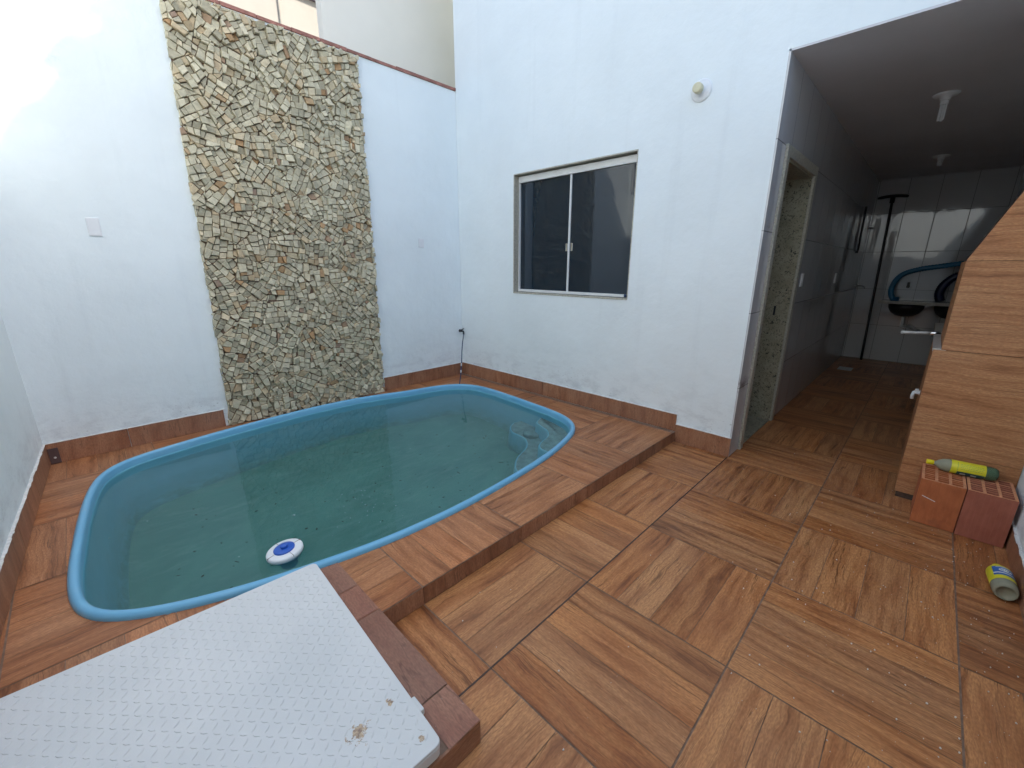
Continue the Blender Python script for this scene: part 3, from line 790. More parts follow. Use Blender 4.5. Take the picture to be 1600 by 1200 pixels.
vt = empty('vent_window', (0.0, -0.3, 2.85), 'small dark louvred window high in the left wall, seen mirrored in the house window', 'window')
mb = MB(); mb.grid([-0.62, -0.59, -0.08, -0.05], [2.62, 2.65, 3.04, 3.07], 0.03, -0.045, lambda u, v: -0.59 < u < -0.08 and 2.65 < v < 3.04, lambda u, v, w: (w+wallc_x(u)*0.6, u, v)); mb.build('frame', M_alu, vt)
mb = MB()
for k in range(7): mb.box(-0.02, 0.006, -0.588, -0.082, 2.665+k*0.054, 2.673+k*0.054)
lv = mb.build('louvres', M_sink, vt)
mb = MB(); mb.box(-0.03, -0.005, -0.588, -0.082, 2.652, 3.038); mb.build('pane', M_black, vt)
rw = empty('side_wall', (4.3, YD-0.08, 0), 'white wall at the far right running behind the barbecue and into the passage', 'wall')
mb = MB(); mb.box(-0.45, XB+0.15, YD-0.15, YD, -1.0, 2.80)
mb.build('wall_face', M_wall, rw)
mb = MB(); skirt_run(mb, (XQ-0.012, YD-0.001, 0), (-1, 0, 0), XQ+0.2, 0.25, h=0.12); mb.build('skirting', M_skirt, rw, recalc=False)
mb = MB(); chipped(mb, (XQ-0.02, YD, 0), (0.0, YD, 0), (0, 1, 0), 0.12); mb.build('edge_plaster', M_chip, rw)

# ------------------------------------------------------------------ house
house = empty('house', (W+2.5, -2.3, 0), 'white house wall with dark sliding window and open covered passage', 'house')
wy0, wy1, wz0, wz1 = -2.210, -0.876, 1.124, 2.259
ZT = 6.55
mb = MB()
def hole(u, v): return (wy0 < u < wy1 and wz0 < v < wz1) or (u < YO+0.012 and v < HO+0.012)
mb.grid([-4.71, YO+0.012, wy0, wy1, 0.0], [-1.0, 0.0, wz0, wz1, HO+0.012, ZT], W, W+0.15, hole, lambda u, v, w: (w, u, v))
mb.build('wall', M_house, house)
# tiled side of the passage with the doorway
dx0, dx1, dzt = 3.842, 4.700, 2.105
mb = MB()
dh = lambda u, v: dx0 < u < dx1 and v < dzt
mb.grid([W, dx0, dx1, XB], [0.0, dzt, HO], YO, YO+0.012, dh, lambda u, v, w: (u, w, v))
mb.build('tiled_side_wall', M_glazeX, house)
mb = MB(); mb.grid([W+0.15, dx0, dx1, XB], [-1.0, dzt, HO], YO+0.012, YO+0.25, dh, lambda u, v, w: (u, w, v)); mb.build('passage_wall', M_house, house)
mb = MB(); mb.box(XB, XB+0.012, YD, YO-0.0, 0.0, HO); mb.build('tiled_end_wall', M_glazeY, house)
mb = MB(); mb.box(XB+0.012, XB+0.16, -4.71, 0.0, -1.0, HO+0.2); mb.build('end_wall', M_house, house)
mb = MB(); mb.box(W+0.15, XB+0.012, -0.15, 0.0, -1.0, HO+0.18); mb.build('rear_wall', M_house, house)
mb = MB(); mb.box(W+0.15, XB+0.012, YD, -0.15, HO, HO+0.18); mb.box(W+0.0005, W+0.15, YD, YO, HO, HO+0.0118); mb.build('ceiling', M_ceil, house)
mb = MB(); mb.box(W+0.15, XB+0.16, -4.71, 0.0, HO+0.2, ZT-0.1); mb.build('upper_storey', M_house, house)
mb = MB()
y = -4.7
while y < 0.0:
    tmp = [(0.085*math.cos(a), 0.06*math.sin(a)) for a in [math.pi*q/10 for q in range(11)]]
    tmp2 = [(0.07*math.cos(a), 0.046*math.sin(a)) for a in [math.pi*q/10 for q in range(10, -1, -1)]]
    yc = y+0.1; zz = 0.05*math.sin(y*7.3)+rng.uniform(-0.02, 0.02)
    mb.prism(tmp+tmp2, lambda a, b_: (W-0.06, yc+a, ZT+0.02+b_+zz), lambda a, b_: (W+0.36, yc+a, ZT+0.10+b_+zz)); y += 0.20
mb.box(W-0.02, W+0.16, -4.71, 0.0, ZT+0.001, ZT+0.02)
mb.build('roof_tiles', M_tile_roof, house)
# skirting on the house wall
mb = MB()
us = [0, 0.12, 0.72, 1.32, 1.92, -YE]
panel(mb, (W+0.001, 0.0, SD), (0, -1, 0), (0, 0, 1), 0, SK, us, [0, SK], 'v', 0.010)
panel(mb, (W+0.001, YE, 0.0), (0, -1, 0), (0, 0, 1), 0, SK+0.005, [0.0, -YO+YE], [0, SK+0.005], 'v', 0.010)
mb.build('skirting', M_skirt, house, recalc=False)
mb = MB(); chipped(mb, (W, -0.011, 0), (W, YE, 0), (-1, 0, 0), SD+SK); mb.build('edge_plaster', M_chip, house)
mb = MB(); chipped(mb, (W, YE, 0), (W, YO+0.001, 0), (-1, 0, 0), SK+0.005); mb.build('edge_plaster', M_chip, house)
# door frame of speckled granite
mb = MB()
cw = 0.062
mb.box(dx0-cw+0.006, dx0+0.006, YO-0.018, YO-0.0005, 0.0, dzt+cw)
mb.box(dx1-0.006, dx1+cw-0.006, YO-0.018, YO-0.0005, 0.0, dzt+cw)
mb.box(dx0+0.006, dx1-0.006, YO-0.018, YO-0.0005, dzt-0.006, dzt+cw)
fr = mb.build('door_frame', M_casing, house)
mb = MB(); mb.box(dx0+0.0005, dx0+0.02, YO-0.0004, YO+0.245, 0.002, dzt-0.0005); mb.box(dx1-0.02, dx1-0.0005, YO-0.0004, YO+0.245, 0.002, dzt-0.0005); mb.box(dx0+0.02, dx1-0.02, YO-0.0004, YO+0.245, dzt-0.02, dzt-0.0005)
mb.build('jamb', M_granite, fr)
mb = MB(); mb.box(dx0+0.02, dx1-0.02, YO+0.001, YO+0.25, 0.0, 0.012); mb.build('threshold', M_granite, fr)
mb = MB(); mb.box(dx1-0.024, dx1-0.0195, YO+0.10, YO+0.115, 0.98, 1.06); mb.build('strike_plate', M_black, fr)
mb = MB(); mb.box(dx0-0.2, dx1+3, YO+0.25, -0.15, -0.01, 0.0); mb.build('room_floor', M_lgrout, house)
# window
win = empty('window', (0, 0, 0), None, None)
win.parent = house; win.matrix_parent_inverse = Matrix.Translation(-house.location)
def wb(mb, u0, u1, v0, v1, d0, d1, bev=0.0): mb.box(W+d0, W+d1, u0, u1, v0, v1, bev=bev)
mb = MB()
wb(mb, wy0-0.002, wy0+0.004, wz0-0.002, wz1+0.002, -0.004, 0.10); wb(mb, wy1-0.006, wy1+0.002, wz0-0.002, wz1+0.002, -0.003, 0.10)
wb(mb, wy0+0.004, wy1-0.006, wz1-0.006, wz1+0.002, -0.0028, 0.10); wb(mb, wy0+0.004, wy1-0.006, wz0-0.004, wz0+0.010, -0.005, 0.10)
mb.build('stone_surround', M_casing, win)
mb = MB()
wb(mb, wy0+0.014, wy1-0.014, wz1-0.072, wz1-0.016, 0.052, 0.095, 0.002); wb(mb, wy0+0.014, wy1-0.014, wz0+0.014, wz0+0.038, 0.052, 0.095, 0.002)
wb(mb, wy0+0.014, wy0+0.024, wz0+0.038, wz1-0.072, 0.056, 0.09); wb(mb, wy1-0.024, wy1-0.014, wz0+0.038, wz1-0.072, 0.056, 0.09)
ym = (wy0+wy1)/2+0.012
wb(mb, ym-0.009, ym+0.009, wz0+0.036, wz1-0.07, 0.060, 0.078)
mb.build('rail_frame', M_alu, win)
mb = MB(); wb(mb, ym, wy1-0.020, wz0+0.03, wz1-0.06, 0.080, 0.086); mb.build('pane', M_glass, win)
mb = MB(); wb(mb, wy0+0.020, ym-0.002, wz0+0.03, wz1-0.06, 0.070, 0.076); mb.build('pane', M_glass, win)
for dy, dd in ((-0.035, 0.058), (0.032, 0.070)):
    mb = MB(); wb(mb, ym+dy-0.011, ym+dy+0.011, 1.53, 1.60, dd, dd+0.010, 0.003); mb.build('handle', M_chrome, win)
mb = MB(); wb(mb, wy0+0.03, wy0+0.052, wz0+0.016, wz0+0.04, 0.03, 0.055, 0.003); mb.build('latch', M_navy, win)

# ------------------------------------------------------------------ neighbours behind the back wall
nb = empty('tan_building', (3.4, 0.8, -1), 'plain tan side of a building rising behind the back wall next to the house', 'building')
mb = MB(); mb.box(2.476, 6.2, 0.60, 0.70, -1.0, 7.4); mb.build('wall', M_tan, nb)
mb = MB(); mb.box(2.43, 6.25, 0.56, 0.74, 7.401, 7.5); mb.build('roof', M_cap, nb)
nc = empty('cream_building', (1.5, 4.0, -1), 'sunlit cream building far behind the stone panel with dark coping', 'building')
mb = MB(); mb.box(-4.5, 3.005, 3.0, 6.2, -1.0, 4.99); mb.box(3.009, 5.5, 3.002, 6.2, -1.0, 4.99); mb.build('wall', M_cream, nc)
mb = MB(); mb.box(-4.55, 5.55, 2.96, 6.25, 4.992, 5.05); mb.build('coping', plain("dark_coping", (0.16, 0.13, 0.16), 0.8), nc)
mb = MB(); mb.box(2.990, 3.0, 2.985, 2.999, 3.0, 4.98); mb.build('downpipe', plain("grey_joint", (0.36, 0.34, 0.30), 0.8), nc)

ns = empty('sun_blocker', (6, -7, -1), 'unseen white block added beyond the right wall to keep the yard in shade', 'building')  # added out of view, stops direct sun from reaching the lid and floor
mb = MB(); mb.box(W+0.02, 9.0, -10.5, -4.73, -1.0, 6.5); mb.build('wall', M_house, ns)
mb = MB(); mb.box(W-0.04, 9.06, -10.56, -4.72, 6.501, 6.62); mb.build('roof', M_cap, ns)

# ------------------------------------------------------------------ barbecue clad in wood-look tile
bq = empty('barbecue', (XQ+0.3, -4.34, 0), 'built-in barbecue clad in light wood-look tile with a sloping hood at right', 'barbecue')
zL, zK = 0.94, 1.425
yL, yU = -4.098, -4.130
slope = (1.769-1.426)/(4.248-4.113)
ztop = HO-0.001; yTop = yU-(ztop-zK)/slope
mb = MB()
mb.box(XQ+0.011, XQ+0.75, YD+0.001, yL-0.010, 0.0, zL-0.012)
bd = mb.build('body', M_grout, bq)
mb = MB()
mb.prism([(yU-0.009, zL), (yU-0.009, zK), (max(yTop, YD+0.02)-0.009, zK+(yU-max(yTop, YD+0.02))*slope), (YD+0.001, zK+(yU-max(yTop, YD+0.02))*slope+0.02), (YD+0.001, zL)], lambda a, b_: (XQ+0.011, a, b_), lambda a, b_: (XQ+0.70, a, b_))
mb.build('hood_core', M_grout, bq)
def clad(mb, poly, x0, off=None):
    """flat tile with horizontal grain facing -x; poly in (y, z)"""
    ou, ov = rng.uniform(0, 40), rng.uniform(0, 40); rnd = (rng.uniform(0.45, 0.65), rng.uniform(0.3, 0.6)); n = len(poly)
    F = [(x0, p[0], p[1]) for p in poly]; Bk = [(x0+0.010, p[0], p[1]) for p in poly]
    mb.face(F, [(p[0]+ou, p[1]+ov) for p in poly], rnd)
    for i in range(n):
        j = (i+1) % n
        mb.face([F[j], F[i], Bk[i], Bk[j]], [(poly[j][0]+ou, poly[j][1]+ov), (poly[i][0]+ou, poly[i][1]+ov), (poly[i][0]+ou+0.01, poly[i][1]+ov+0.01), (poly[j][0]+ou+0.01, poly[j][1]+ov+0.01)], rnd)
g = 0.0013
mb = MB()
clad(mb, [(yL, 0.040), (yL, 0.345-g), (YD+0.002, 0.345-g), (YD+0.002, 0.040)], XQ)
clad(mb, [(yL, 0.345+g), (yL, zL-g), (YD+0.002, zL-g), (YD+0.002, 0.345+g)], XQ+0.0004)
clad(mb, [(yU, zL+g), (yU, zK-g), (YD+0.002, zK-g), (YD+0.002, zL+g)], XQ)
z1 = 2.00; y1_ = yU-(z1-zK)/slope
clad(mb, [(yU, zK+g), (y1_, z1-g), (YD+0.002, z1-g), (YD+0.002, zK+g)], XQ+0.0004)
y2_ = max(yU-(2.5-zK)/slope, YD+0.004); z2 = zK+(yU-y2_)*slope
clad(mb, [(y1_, z1+g), (y2_, z2), (YD+0.002, z2), (YD+0.002, z1+g)], XQ)
# side tiles
panel(mb, (XQ+0.76, yL-0.008, 0.04), (-1, 0, 0), (0, 0, 1), 0, 0, [0, 0.35, 0.7485], [0, 0.305, 0.888], 'u', 0.008)
panel(mb, (XQ+0.70, yU-0.008, zL+0.002), (-1, 0, 0), (0, 0, 1), 0, 0, [0, 0.6885], [0, zK-zL-0.002], 'u', 0.008)
mb.build('cladding', M_bbq, bq, recalc=False)
mb = MB(); mb.box(XQ+0.016, XQ+0.75, YD+0.001, yL-0.0095, 0.0, 0.038); mb.build('plinth', M_grout, bq)
mb = MB(); mb.box(XQ+0.003, XQ+0.75, yU-0.02, yL+0.003, zL-0.009, zL+0.006); mb.build('ledge', M_sinkedge, bq)

ct = empty('counter', (4.95, -4.3, 0), 'grey stone counter in the passage behind the wood-clad barbecue', 'counter')
mb = MB(); mb.box(XQ+0.76, 5.9, YD+0.002, -4.105, 0.86, 0.90, bev=0.004); mb.build('top', M_sinkedge, ct)
for xx in (XQ+0.78, 5.75):
    mb = MB(); mb.box(xx, xx+0.12, YD+0.002, -4.14, 0.0, 0.859); mb.build('support', M_house, ct)

pl = empty('telescopic_pole', (4.3, -4.1, 0.9), 'white and chrome pole end sticking out past the barbecue into the passage', 'pole')
def ln(p0, p1, n=6): return [Vector(p0).lerp(Vector(p1), i/n) for i in range(n+1)]
mb = MB(); mb.tube(ln((4.62, -3.925, 0.925), (4.72, -4.075, 0.924)), 0.012); mb.build('grip', M_plastic, pl)
mb = MB(); mb.tube(ln((4.72, -4.076, 0.924), (4.86, -4.40, 0.921)), 0.014); mb.build('tube', M_chrome, pl)

# ------------------------------------------------------------------ hollow bricks
def hollow_brick(cx, w, x0, x1, h, label, m):
    t = empty('hollow_brick', ((x0+x1)/2, cx, 0), label, 'brick', 'hollow bricks in front of the barbecue')
    mb = MB(); web = 0.012
    ncol, nrow = 3, 8
    us = [cx-w/2]; cw_ = (w-web*(ncol+1))/ncol
    for i in range(ncol): us += [cx-w/2+web+i*(cw_+web), cx-w/2+(i+1)*(cw_+web)]
    us.append(cx+w/2)
    vs = [x0]; thin = 0.004; tot = x1-x0-2*web
    holes_v = []; cellh = tot/nrow; p = x0+web
    for j in range(nrow):
        a, b_ = p+(thin/2 if j else 0), p+cellh-(thin/2 if j < nrow-1 else 0)
        if j in (2, 5): b_ -= 0.006
        holes_v.append((a, b_)); vs += [a, b_]; p += cellh
    vs.append(x1)
    hu = [(us[1+2*i], us[2+2*i]) for i in range(ncol)]
    hf = lambda u, v: any(a < u < b_ for a, b_ in hu) and any(a < v < b_ for a, b_ in holes_v)
    mb.grid(us, vs, 0.002, h, hf, lambda u, v, w_: (v, u, w_))
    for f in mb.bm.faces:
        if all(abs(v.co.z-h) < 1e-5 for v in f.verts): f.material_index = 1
    mb.build('block', [m, M_bricktop], t)
    # thin combed grooves down the front face
    mb = MB()
    for k in range(9):
        y = cx-w/2+w*(k+0.7)/9.4; mb.box(x0-0.0012, x0+0.001, y-0.004, y+0.004, 0.004, h-0.003)
    mb.build('face_ribs', m, t)
    return t
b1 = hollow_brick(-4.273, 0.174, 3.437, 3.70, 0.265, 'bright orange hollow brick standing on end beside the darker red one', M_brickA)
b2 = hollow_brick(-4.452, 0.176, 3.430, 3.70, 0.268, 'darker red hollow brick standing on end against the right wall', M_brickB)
mb = MB(); mb.box(3.4335, 3.4355, -4.262, -4.206, -0.0015, 0.0015, None)
for v in mb.bm.verts: v.co.z += 0.168+(v.co.y+4.206)*0.32
mb.build('plaster_smear', M_chip, b1)

# ------------------------------------------------------------------ bottles
def curved_patch(mb, M_, r, a0, a1, z0, z1, n=12):
    for i in range(n):
        A0, A1 = a0+(a1-a0)*i/n, a0+(a1-a0)*(i+1)/n
        P = [(r*math.cos(A0), r*math.sin(A0), z0), (r*math.cos(A1), r*math.sin(A1), z0), (r*math.cos(A1), r*math.sin(A1), z1), (r*math.cos(A0), r*math.sin(A0), z1)]
        mb.face([M_ @ Vector(p) for p in P], smooth=True)
M_yel = plain("yellow_label", (0.72, 0.66, 0.03), 0.4, var=0.05)
M_ycap = plain("yellow_cap", (0.80, 0.66, 0.01), 0.35, var=0.03)
M_blue_l = plain("blue_print", (0.02, 0.13, 0.42), 0.4, var=0.05)
M_dkgreen = plain("dark_green_print", (0.01, 0.07, 0.09), 0.4, var=0.05)
M_grn = plain("green_print", (0.10, 0.32, 0.12), 0.4)
M_wlabel = plain("white_print", (0.70, 0.75, 0.70), 0.4, var=0.03)
def m_bottle(name, col, tr):
    m, nt, b = mat(name); b.inputs['Base Color'].default_value = (*col, 1); b.inputs['Roughness'].default_value = 0.2
    b.inputs['Transmission Weight'].default_value = tr; b.inputs['IOR'].default_value = 1.2
    nt.links.new(mix(nt, noise(nt, obj_co(nt), 40), col, tuple(x*0.8 for x in col)), b.inputs['Base Color']); return m
M_bot1 = m_bottle("cloudy_bottle", (0.50, 0.50, 0.36), 0.35); M_bot2 = m_bottle("green_tinted_bottle", (0.22, 0.36, 0.22), 0.6)
M_bot3 = m_bottle("clear_bottle", (0.46, 0.45, 0.33), 0.35)

axis = Vector((0.028, -0.245, 0.0)).normalized()
zb = 0.268+0.038
o1 = empty('cleaner_bottle', (3.62, -4.33, 0.268), 'yellow-labelled plastic bottle lying on its side across the two hollow bricks', 'bottle')
Mb = place(axis, (3.628, -4.212, zb), (0, 0, 1))
rb = 0.037
mb = MB(); mb.lathe([(0.011, 0.012), (0.012, 0.020), (0.022, 0.030), (0.032, 0.046), (rb, 0.068), (rb, 0.10)], Mb, 28); bo = mb.build('shoulder', M_bot1, o1)
mb = MB(); mb.lathe([(0.010, -0.018), (0.0135, -0.016), (0.0135, 0.012), (0.010, 0.014)], Mb, 22); mb.build('cap', M_ycap, o1)
mb = MB(); mb.lathe([(rb, 0.10), (rb, 0.235), (rb-0.002, 0.252), (rb-0.008, 0.262), (0.012, 0.259)], Mb, 28); mb.build('body', M_bot2, o1)
mb = MB(); mb.lathe([(rb+0.0004, 0.079), (rb+0.0008, 0.08), (rb+0.0008, 0.213), (rb+0.0004, 0.214)], Mb, 32, caps=False); lab = mb.build('label', M_yel, o1)
mb = MB()
curved_patch(mb, Mb, rb+0.0013, R(105), R(205), 0.105, 0.213); mb.build('label_band', M_dkgreen, lab)
mb = MB()
for a in (38, 52, 66, 80):
    z = 0.116
    while z < 0.200:
        l = rng.uniform(0.004, 0.010); curved_patch(mb, Mb, rb+0.0013, R(a), R(a+2.4), z, z+l, 1); z += l+0.003
curved_patch(mb, Mb, rb+0.0013, R(20), R(104), 0.104, 0.1052, 6)
mb.build('label_text', M_grn, lab)
mb = MB()
for z in (0.118, 0.160): curved_patch(mb, Mb, rb+0.0017, R(120), R(138), z, z+0.022, 4)
mb.build('label_mark', M_wlabel, lab)

o2 = empty('chlorine_bottle', (2.98, -4.51, 0.0), 'yellow bottle with a blue and white label lying on the floor by the right wall', 'bottle')
rb = 0.041
ax2 = Vector((-0.99, -0.06, 0.0)).normalized()
Mb = place(ax2, (3.115, -4.492, rb+0.001), (0, 0, 1))
mb = MB(); mb.lathe([(0.013, -0.002), (0.018, 0.000), (0.018, 0.020), (0.015, 0.022)], Mb, 24); mb.build('cap', M_ycap, o2)
mb = MB(); mb.lathe([(0.015, 0.018), (0.017, 0.026), (0.034, 0.038), (rb, 0.055), (rb, 0.185), (rb-0.002, 0.205), (rb-0.008, 0.218), (rb-0.013, 0.216), (rb-0.016, 0.206), (0.004, 0.203)], Mb, 32); mb.build('body', M_bot3, o2)
mb = MB(); mb.lathe([(0.034, 0.0379), (rb+0.0008, 0.0555), (rb+0.0008, 0.165)], Mb, 32, caps=False); lab = mb.build('label', M_yel, o2)
def P2(a0, a1, z0, z1, dr, m, name, n=12):
    mb = MB(); curved_patch(mb, Mb, rb+dr, R(a0), R(a1), z0, z1, n); return mb.build(name, m, lab)
P2(-70, 48, 0.066, 0.138, 0.0014, M_blue_l, 'label_panel')
P2(-70, 48, 0.116, 0.123, 0.0019, M_wlabel, 'label_stripe')
P2(-70, 30, 0.070, 0.074, 0.0019, M_wlabel, 'label_stripe')
mb = MB()
n = 20; vs_ = []
for i in range(n):
    t = 2*math.pi*i/n; a = R(-8)+0.50*math.cos(t); z = 0.096+0.0135*math.sin(t); r_ = rb+0.0024; vs_.append(Mb @ Vector((r_*math.cos(a), r_*math.sin(a), z)))
c_ = Mb @ Vector(((rb+0.0026)*math.cos(R(-8)), (rb+0.0026)*math.sin(R(-8)), 0.096))
for i in range(n): mb.face([vs_[i], vs_[(i+1) % n], c_], smooth=True)
mb.build('label_emblem', M_wlabel, lab)
mb = MB()
for k in range(5): a = -26+k*9; curved_patch(mb, Mb, rb+0.0031, R(a), R(a+4), 0.091+0.002*(k % 2), 0.101-0.002*(k % 3), 1)
mb.build('label_text', M_blue_l, lab)

# ------------------------------------------------------------------ white chequer-plate lid
lid = empty('access_lid', (0.4, -2.8, SD), 'large white chequer-plate metal lid with rust spots lying over the platform', 'lid')
c0 = Vector((0.850, -2.345)); c1 = Vector((0.8075, -3.318)); c2_ = Vector((-0.19, -3.285)); c3 = Vector((-0.105, -2.285))
def rounded(C, r):
    out = []
    for i in range(len(C)):
        p, a, b_ = C[i], C[i-1], C[(i+1) % len(C)]; d1 = (a-p).normalized(); d2 = (b_-p).normalized()
        for k in range(7):
            t = k/6; q0 = p+d1*r; q1 = p+d2*r; out.append((q0*(1-t)**2+p*2*t*(1-t)+q1*t*t))
    return out
zt = 0.150
LP = rounded([c0, c1, c2_, c3], 0.022)
if area(LP) < 0: LP = LP[::-1]
mb = MB(); n = len(LP); cc = sum(LP, Vector((0, 0)))/n
def lr(z, k): return [mb.bm.verts.new((p.x+(cc.x-p.x)*k, p.y+(cc.y-p.y)*k, z)) for p in LP]
rings = [lr(zt-0.045, 0.03), lr(zt-0.045, 0.002), lr(zt-0.012, 0.0), lr(zt-0.009, 0.006), lr(zt-0.007, 0.0), lr(zt-0.002, 0.0), lr(zt, 0.003)]
for a, b_ in zip(rings, rings[1:]):
    for i in range(n): mb.bm.faces.new((a[i], a[(i+1) % n], b_[(i+1) % n], b_[i]))
mb.bm.faces.new(rings[-1]); mb.bm.faces.new(rings[0][::-1])
mb.build('plate', M_lid, lid)
mb = MB()
ex = (c3-c0).normalized(); ey = (c1-c0).normalized(); nx = int((c3-c0).length/0.026); ny = int((c1-c0).length/0.026)
for i in range(1, nx):
    for j in range(1, ny):
        p = c0+ex*(i*0.026)+ey*(j*0.026)
        if p.x < -0.14: continue
        a = (0.78 if (i+j) % 2 else -0.78)
        u = (ex*math.cos(a)+ey*math.sin(a)); v = Vector((-u.y, u.x)); l, w = 0.0135, 0.0030
        base = [p-u*l, p-v*w-u*l*0.2, p-v*w+u*l*0.2, p+u*l, p+v*w+u*l*0.2, p+v*w-u*l*0.2]
        A = [mb.bm.verts.new((q.x, q.y, zt-0.0004)) for q in base]
        B = [mb.bm.verts.new((p.x+(q.x-p.x)*0.55, p.y+(q.y-p.y)*0.55, zt+0.0016)) for q in base]
        for k in range(6): mb.bm.faces.new((A[k], A[(k+1) % 6], B[(k+1) % 6], B[k]))
        mb.bm.faces.new(B)
tr = mb.build('tread_pattern', M_lid, lid); tr['kind'] = 'stuff'
mb = MB(); mb.box(c1.x-0.002, c1.x+0.020, -3.205, -3.150, zt-0.030, zt-0.006, bev=0.006); mb.build('hinge_lug', M_lid, lid)
# low kerb that carries the lid
mb = MB(); mb.grid([0.02, 0.06, 0.74, 0.78], [-3.25, -3.21, -2.46, -2.42], SD+0.001, zt-0.046, lambda u, v: 0.06 < u < 0.74 and -3.21 < v < -2.46, lambda u, v, w: (u, v, w))
mb.build('frame', M_lgrout, lid)

# ------------------------------------------------------------------ tap and hose
tp = empty('garden_tap', (3.50, -0.03, 0.64), 'small dark tap with a thin navy hose in the corner above the pool', 'tap')
mb = MB(); mb.lathe([(0.012, 0), (0.012, 0.045), (0.010, 0.050)], place((0, -1, 0), (3.545, 0.0, 0.635)), 14); mb.lathe([(0.018, 0), (0.018, 0.004), (0.012, 0.006)], place((0, -1, 0), (3.545, 0.0, 0.635)), 16)
mb.tube([(3.545, -0.045, 0.637), (3.542, -0.070, 0.634), (3.535, -0.085, 0.618), (3.53, -0.088, 0.600)], 0.010); mb.build('spout', M_black, tp)
mb = MB(); mb.box(-0.026, 0.026, -0.006, 0.006, 0, 0.009, place((-0.25, -0.2, 1), (3.541, -0.055, 0.652), (1, 0.1, 0)), bev=0.002); mb.build('handle', M_black, tp)
hz = [(3.53, -0.088, 0.605), (3.515, -0.10, 0.565), (3.48, -0.125, 0.50), (3.445, -0.155, 0.42), (3.41, -0.19, 0.33), (3.365, -0.23, 0.24), (3.30, -0.30, 0.17), (3.235, -0.365, 0.128), (3.20, -0.40, 0.110)]
hzp = []
for i in range(len(hz)-1):
    p0, p1, p2, p3 = [Vector(hz[max(0, min(len(hz)-1, i+k))]) for k in (-1, 0, 1, 2)]
    for k in range(6):
        t = k/6; hzp.append(0.5*((2*p1)+(p2-p0)*t+(2*p0-5*p1+4*p2-p3)*t*t+(3*p1-p0-3*p2+p3)*t**3))
hzp.append(Vector(hz[-1]))
mb = MB(); mb.tube(hzp, 0.0062); mb.build('hose', M_navy, tp)
for a, b_ in ((27, 29), (32, 34)):
    mb = MB(); mb.tube(hzp[a:b_+1], 0.0068); mb.build('hose_tape', M_chip, tp)

# ------------------------------------------------------------------ small fittings on the walls
sw_mat = plain("switch_plate", (0.74, 0.75, 0.76), 0.45, var=0.02)
for (x0, x1, z0, z1, lb) in ((0.478, 0.542, 1.574, 1.688, 'white blank switch plate left of the stone panel'), (3.02, 3.085, 1.583, 1.675, 'small white plate between the stone panel and the corner')):
    t = empty('switch_plate', ((x0+x1)/2, 0, (z0+z1)/2), lb, 'switch plate', 'blank plates on the back wall')
    mb = MB(); mb.box(x0, x1, -0.006, 0.001, z0, z1, bev=0.002); mb.build('plate', sw_mat, t)
    mb = MB(); mb.box(x0+0.006, x1-0.006, -0.0075, -0.005, z0+0.007, z1-0.007, bev=0.001); mb.build('cover', sw_mat, t)
t = empty('drain_outlet', (0.03, -0.012, 0.14), 'small dark square outlet in the skirting at the left corner', 'outlet')
mb = MB(); mb.box(0.010, 0.060, -0.015, -0.0095, SD+0.003, SD+0.112, bev=0.001); mb.build('plate', plain("dark_outlet", (0.10, 0.06, 0.055), 0.6), t)
mb = MB(); mb.lathe([(0.007, 0), (0.007, 0.002), (0.004, 0.003)], place((0, -1, 0), (0.036, -0.015, 0.135)), 10); mb.build('screw', M_chip, t)
# wall lamp holder
t = empty('wall_lamp', (W, -2.650, 2.545), 'round white lamp holder with a yellowed socket high on the house wall', 'wall lamp')
Ml = place((-1, 0, 0), (W, -2.652, 2.543), (0, 1, 0))
mb = MB(); mb.lathe([(0.070, -0.001), (0.070, 0.004), (0.066, 0.010), (0.055, 0.013), (0.028, 0.018), (0.020, 0.030)], Ml, 40); mb.build('base', M_plastic, t)
mb = MB(); mb.lathe([(0.019, 0.028), (0.020, 0.034), (0.030, 0.040), (0.032, 0.050), (0.032, 0.078), (0.028, 0.084), (0.020, 0.085)], Ml, 30); mb.build('socket', M_cream_pl, t)
# ceiling lamps
def ceiling_lamp(x, y, tube_len, label):
    t = empty('ceiling_lamp', (x, y, HO), label, 'ceiling lamp', 'bare lamps on the passage ceiling')
    Mc = place((0, 0, -1), (x, y, HO), (1, 0, 0))
    mb = MB(); mb.lathe([(0.075, -0.001), (0.075, 0.005), (0.066, 0.013), (0.034, 0.020), (0.030, 0.038), (0.026, 0.042)], Mc, 36); mb.build('rose', M_plastic, t)
    mb = MB(); mb.lathe([(0.022, 0.041), (0.024, 0.046), (0.024, 0.066), (0.020, 0.070)], Mc, 24); bs = mb.build('lamp_base', M_plastic, t)
    for k in range(3):
        a = R(20+120*k); c, s_ = math.cos(a), math.sin(a); r_ = 0.0135
        z0 = 0.068; z1 = 0.068+tube_len; px, py = c*r_, s_*r_; ux, uy = -s_*0.0075, c*0.0075
        pts = [(px+ux, py+uy, z0), (px+ux, py+uy, z1-0.006), (px+ux*0.6, py+uy*0.6, z1), (px-ux*0.6, py-uy*0.6, z1), (px-ux, py-uy, z1-0.006), (px-ux, py-uy, z0)]
        mb = MB(); mb.tube([Mc @ Vector(p) for p in pts], 0.0058, 8); mb.build('lamp_tube', M_plastic, t)
ceiling_lamp(5.115, -3.828, 0.105, 'nearer ceiling lamp with long bare fluorescent tubes under the passage ceiling')
ceiling_lamp(7.56, -3.81, 0.035, 'farther small ceiling lamp deep inside the dark passage')
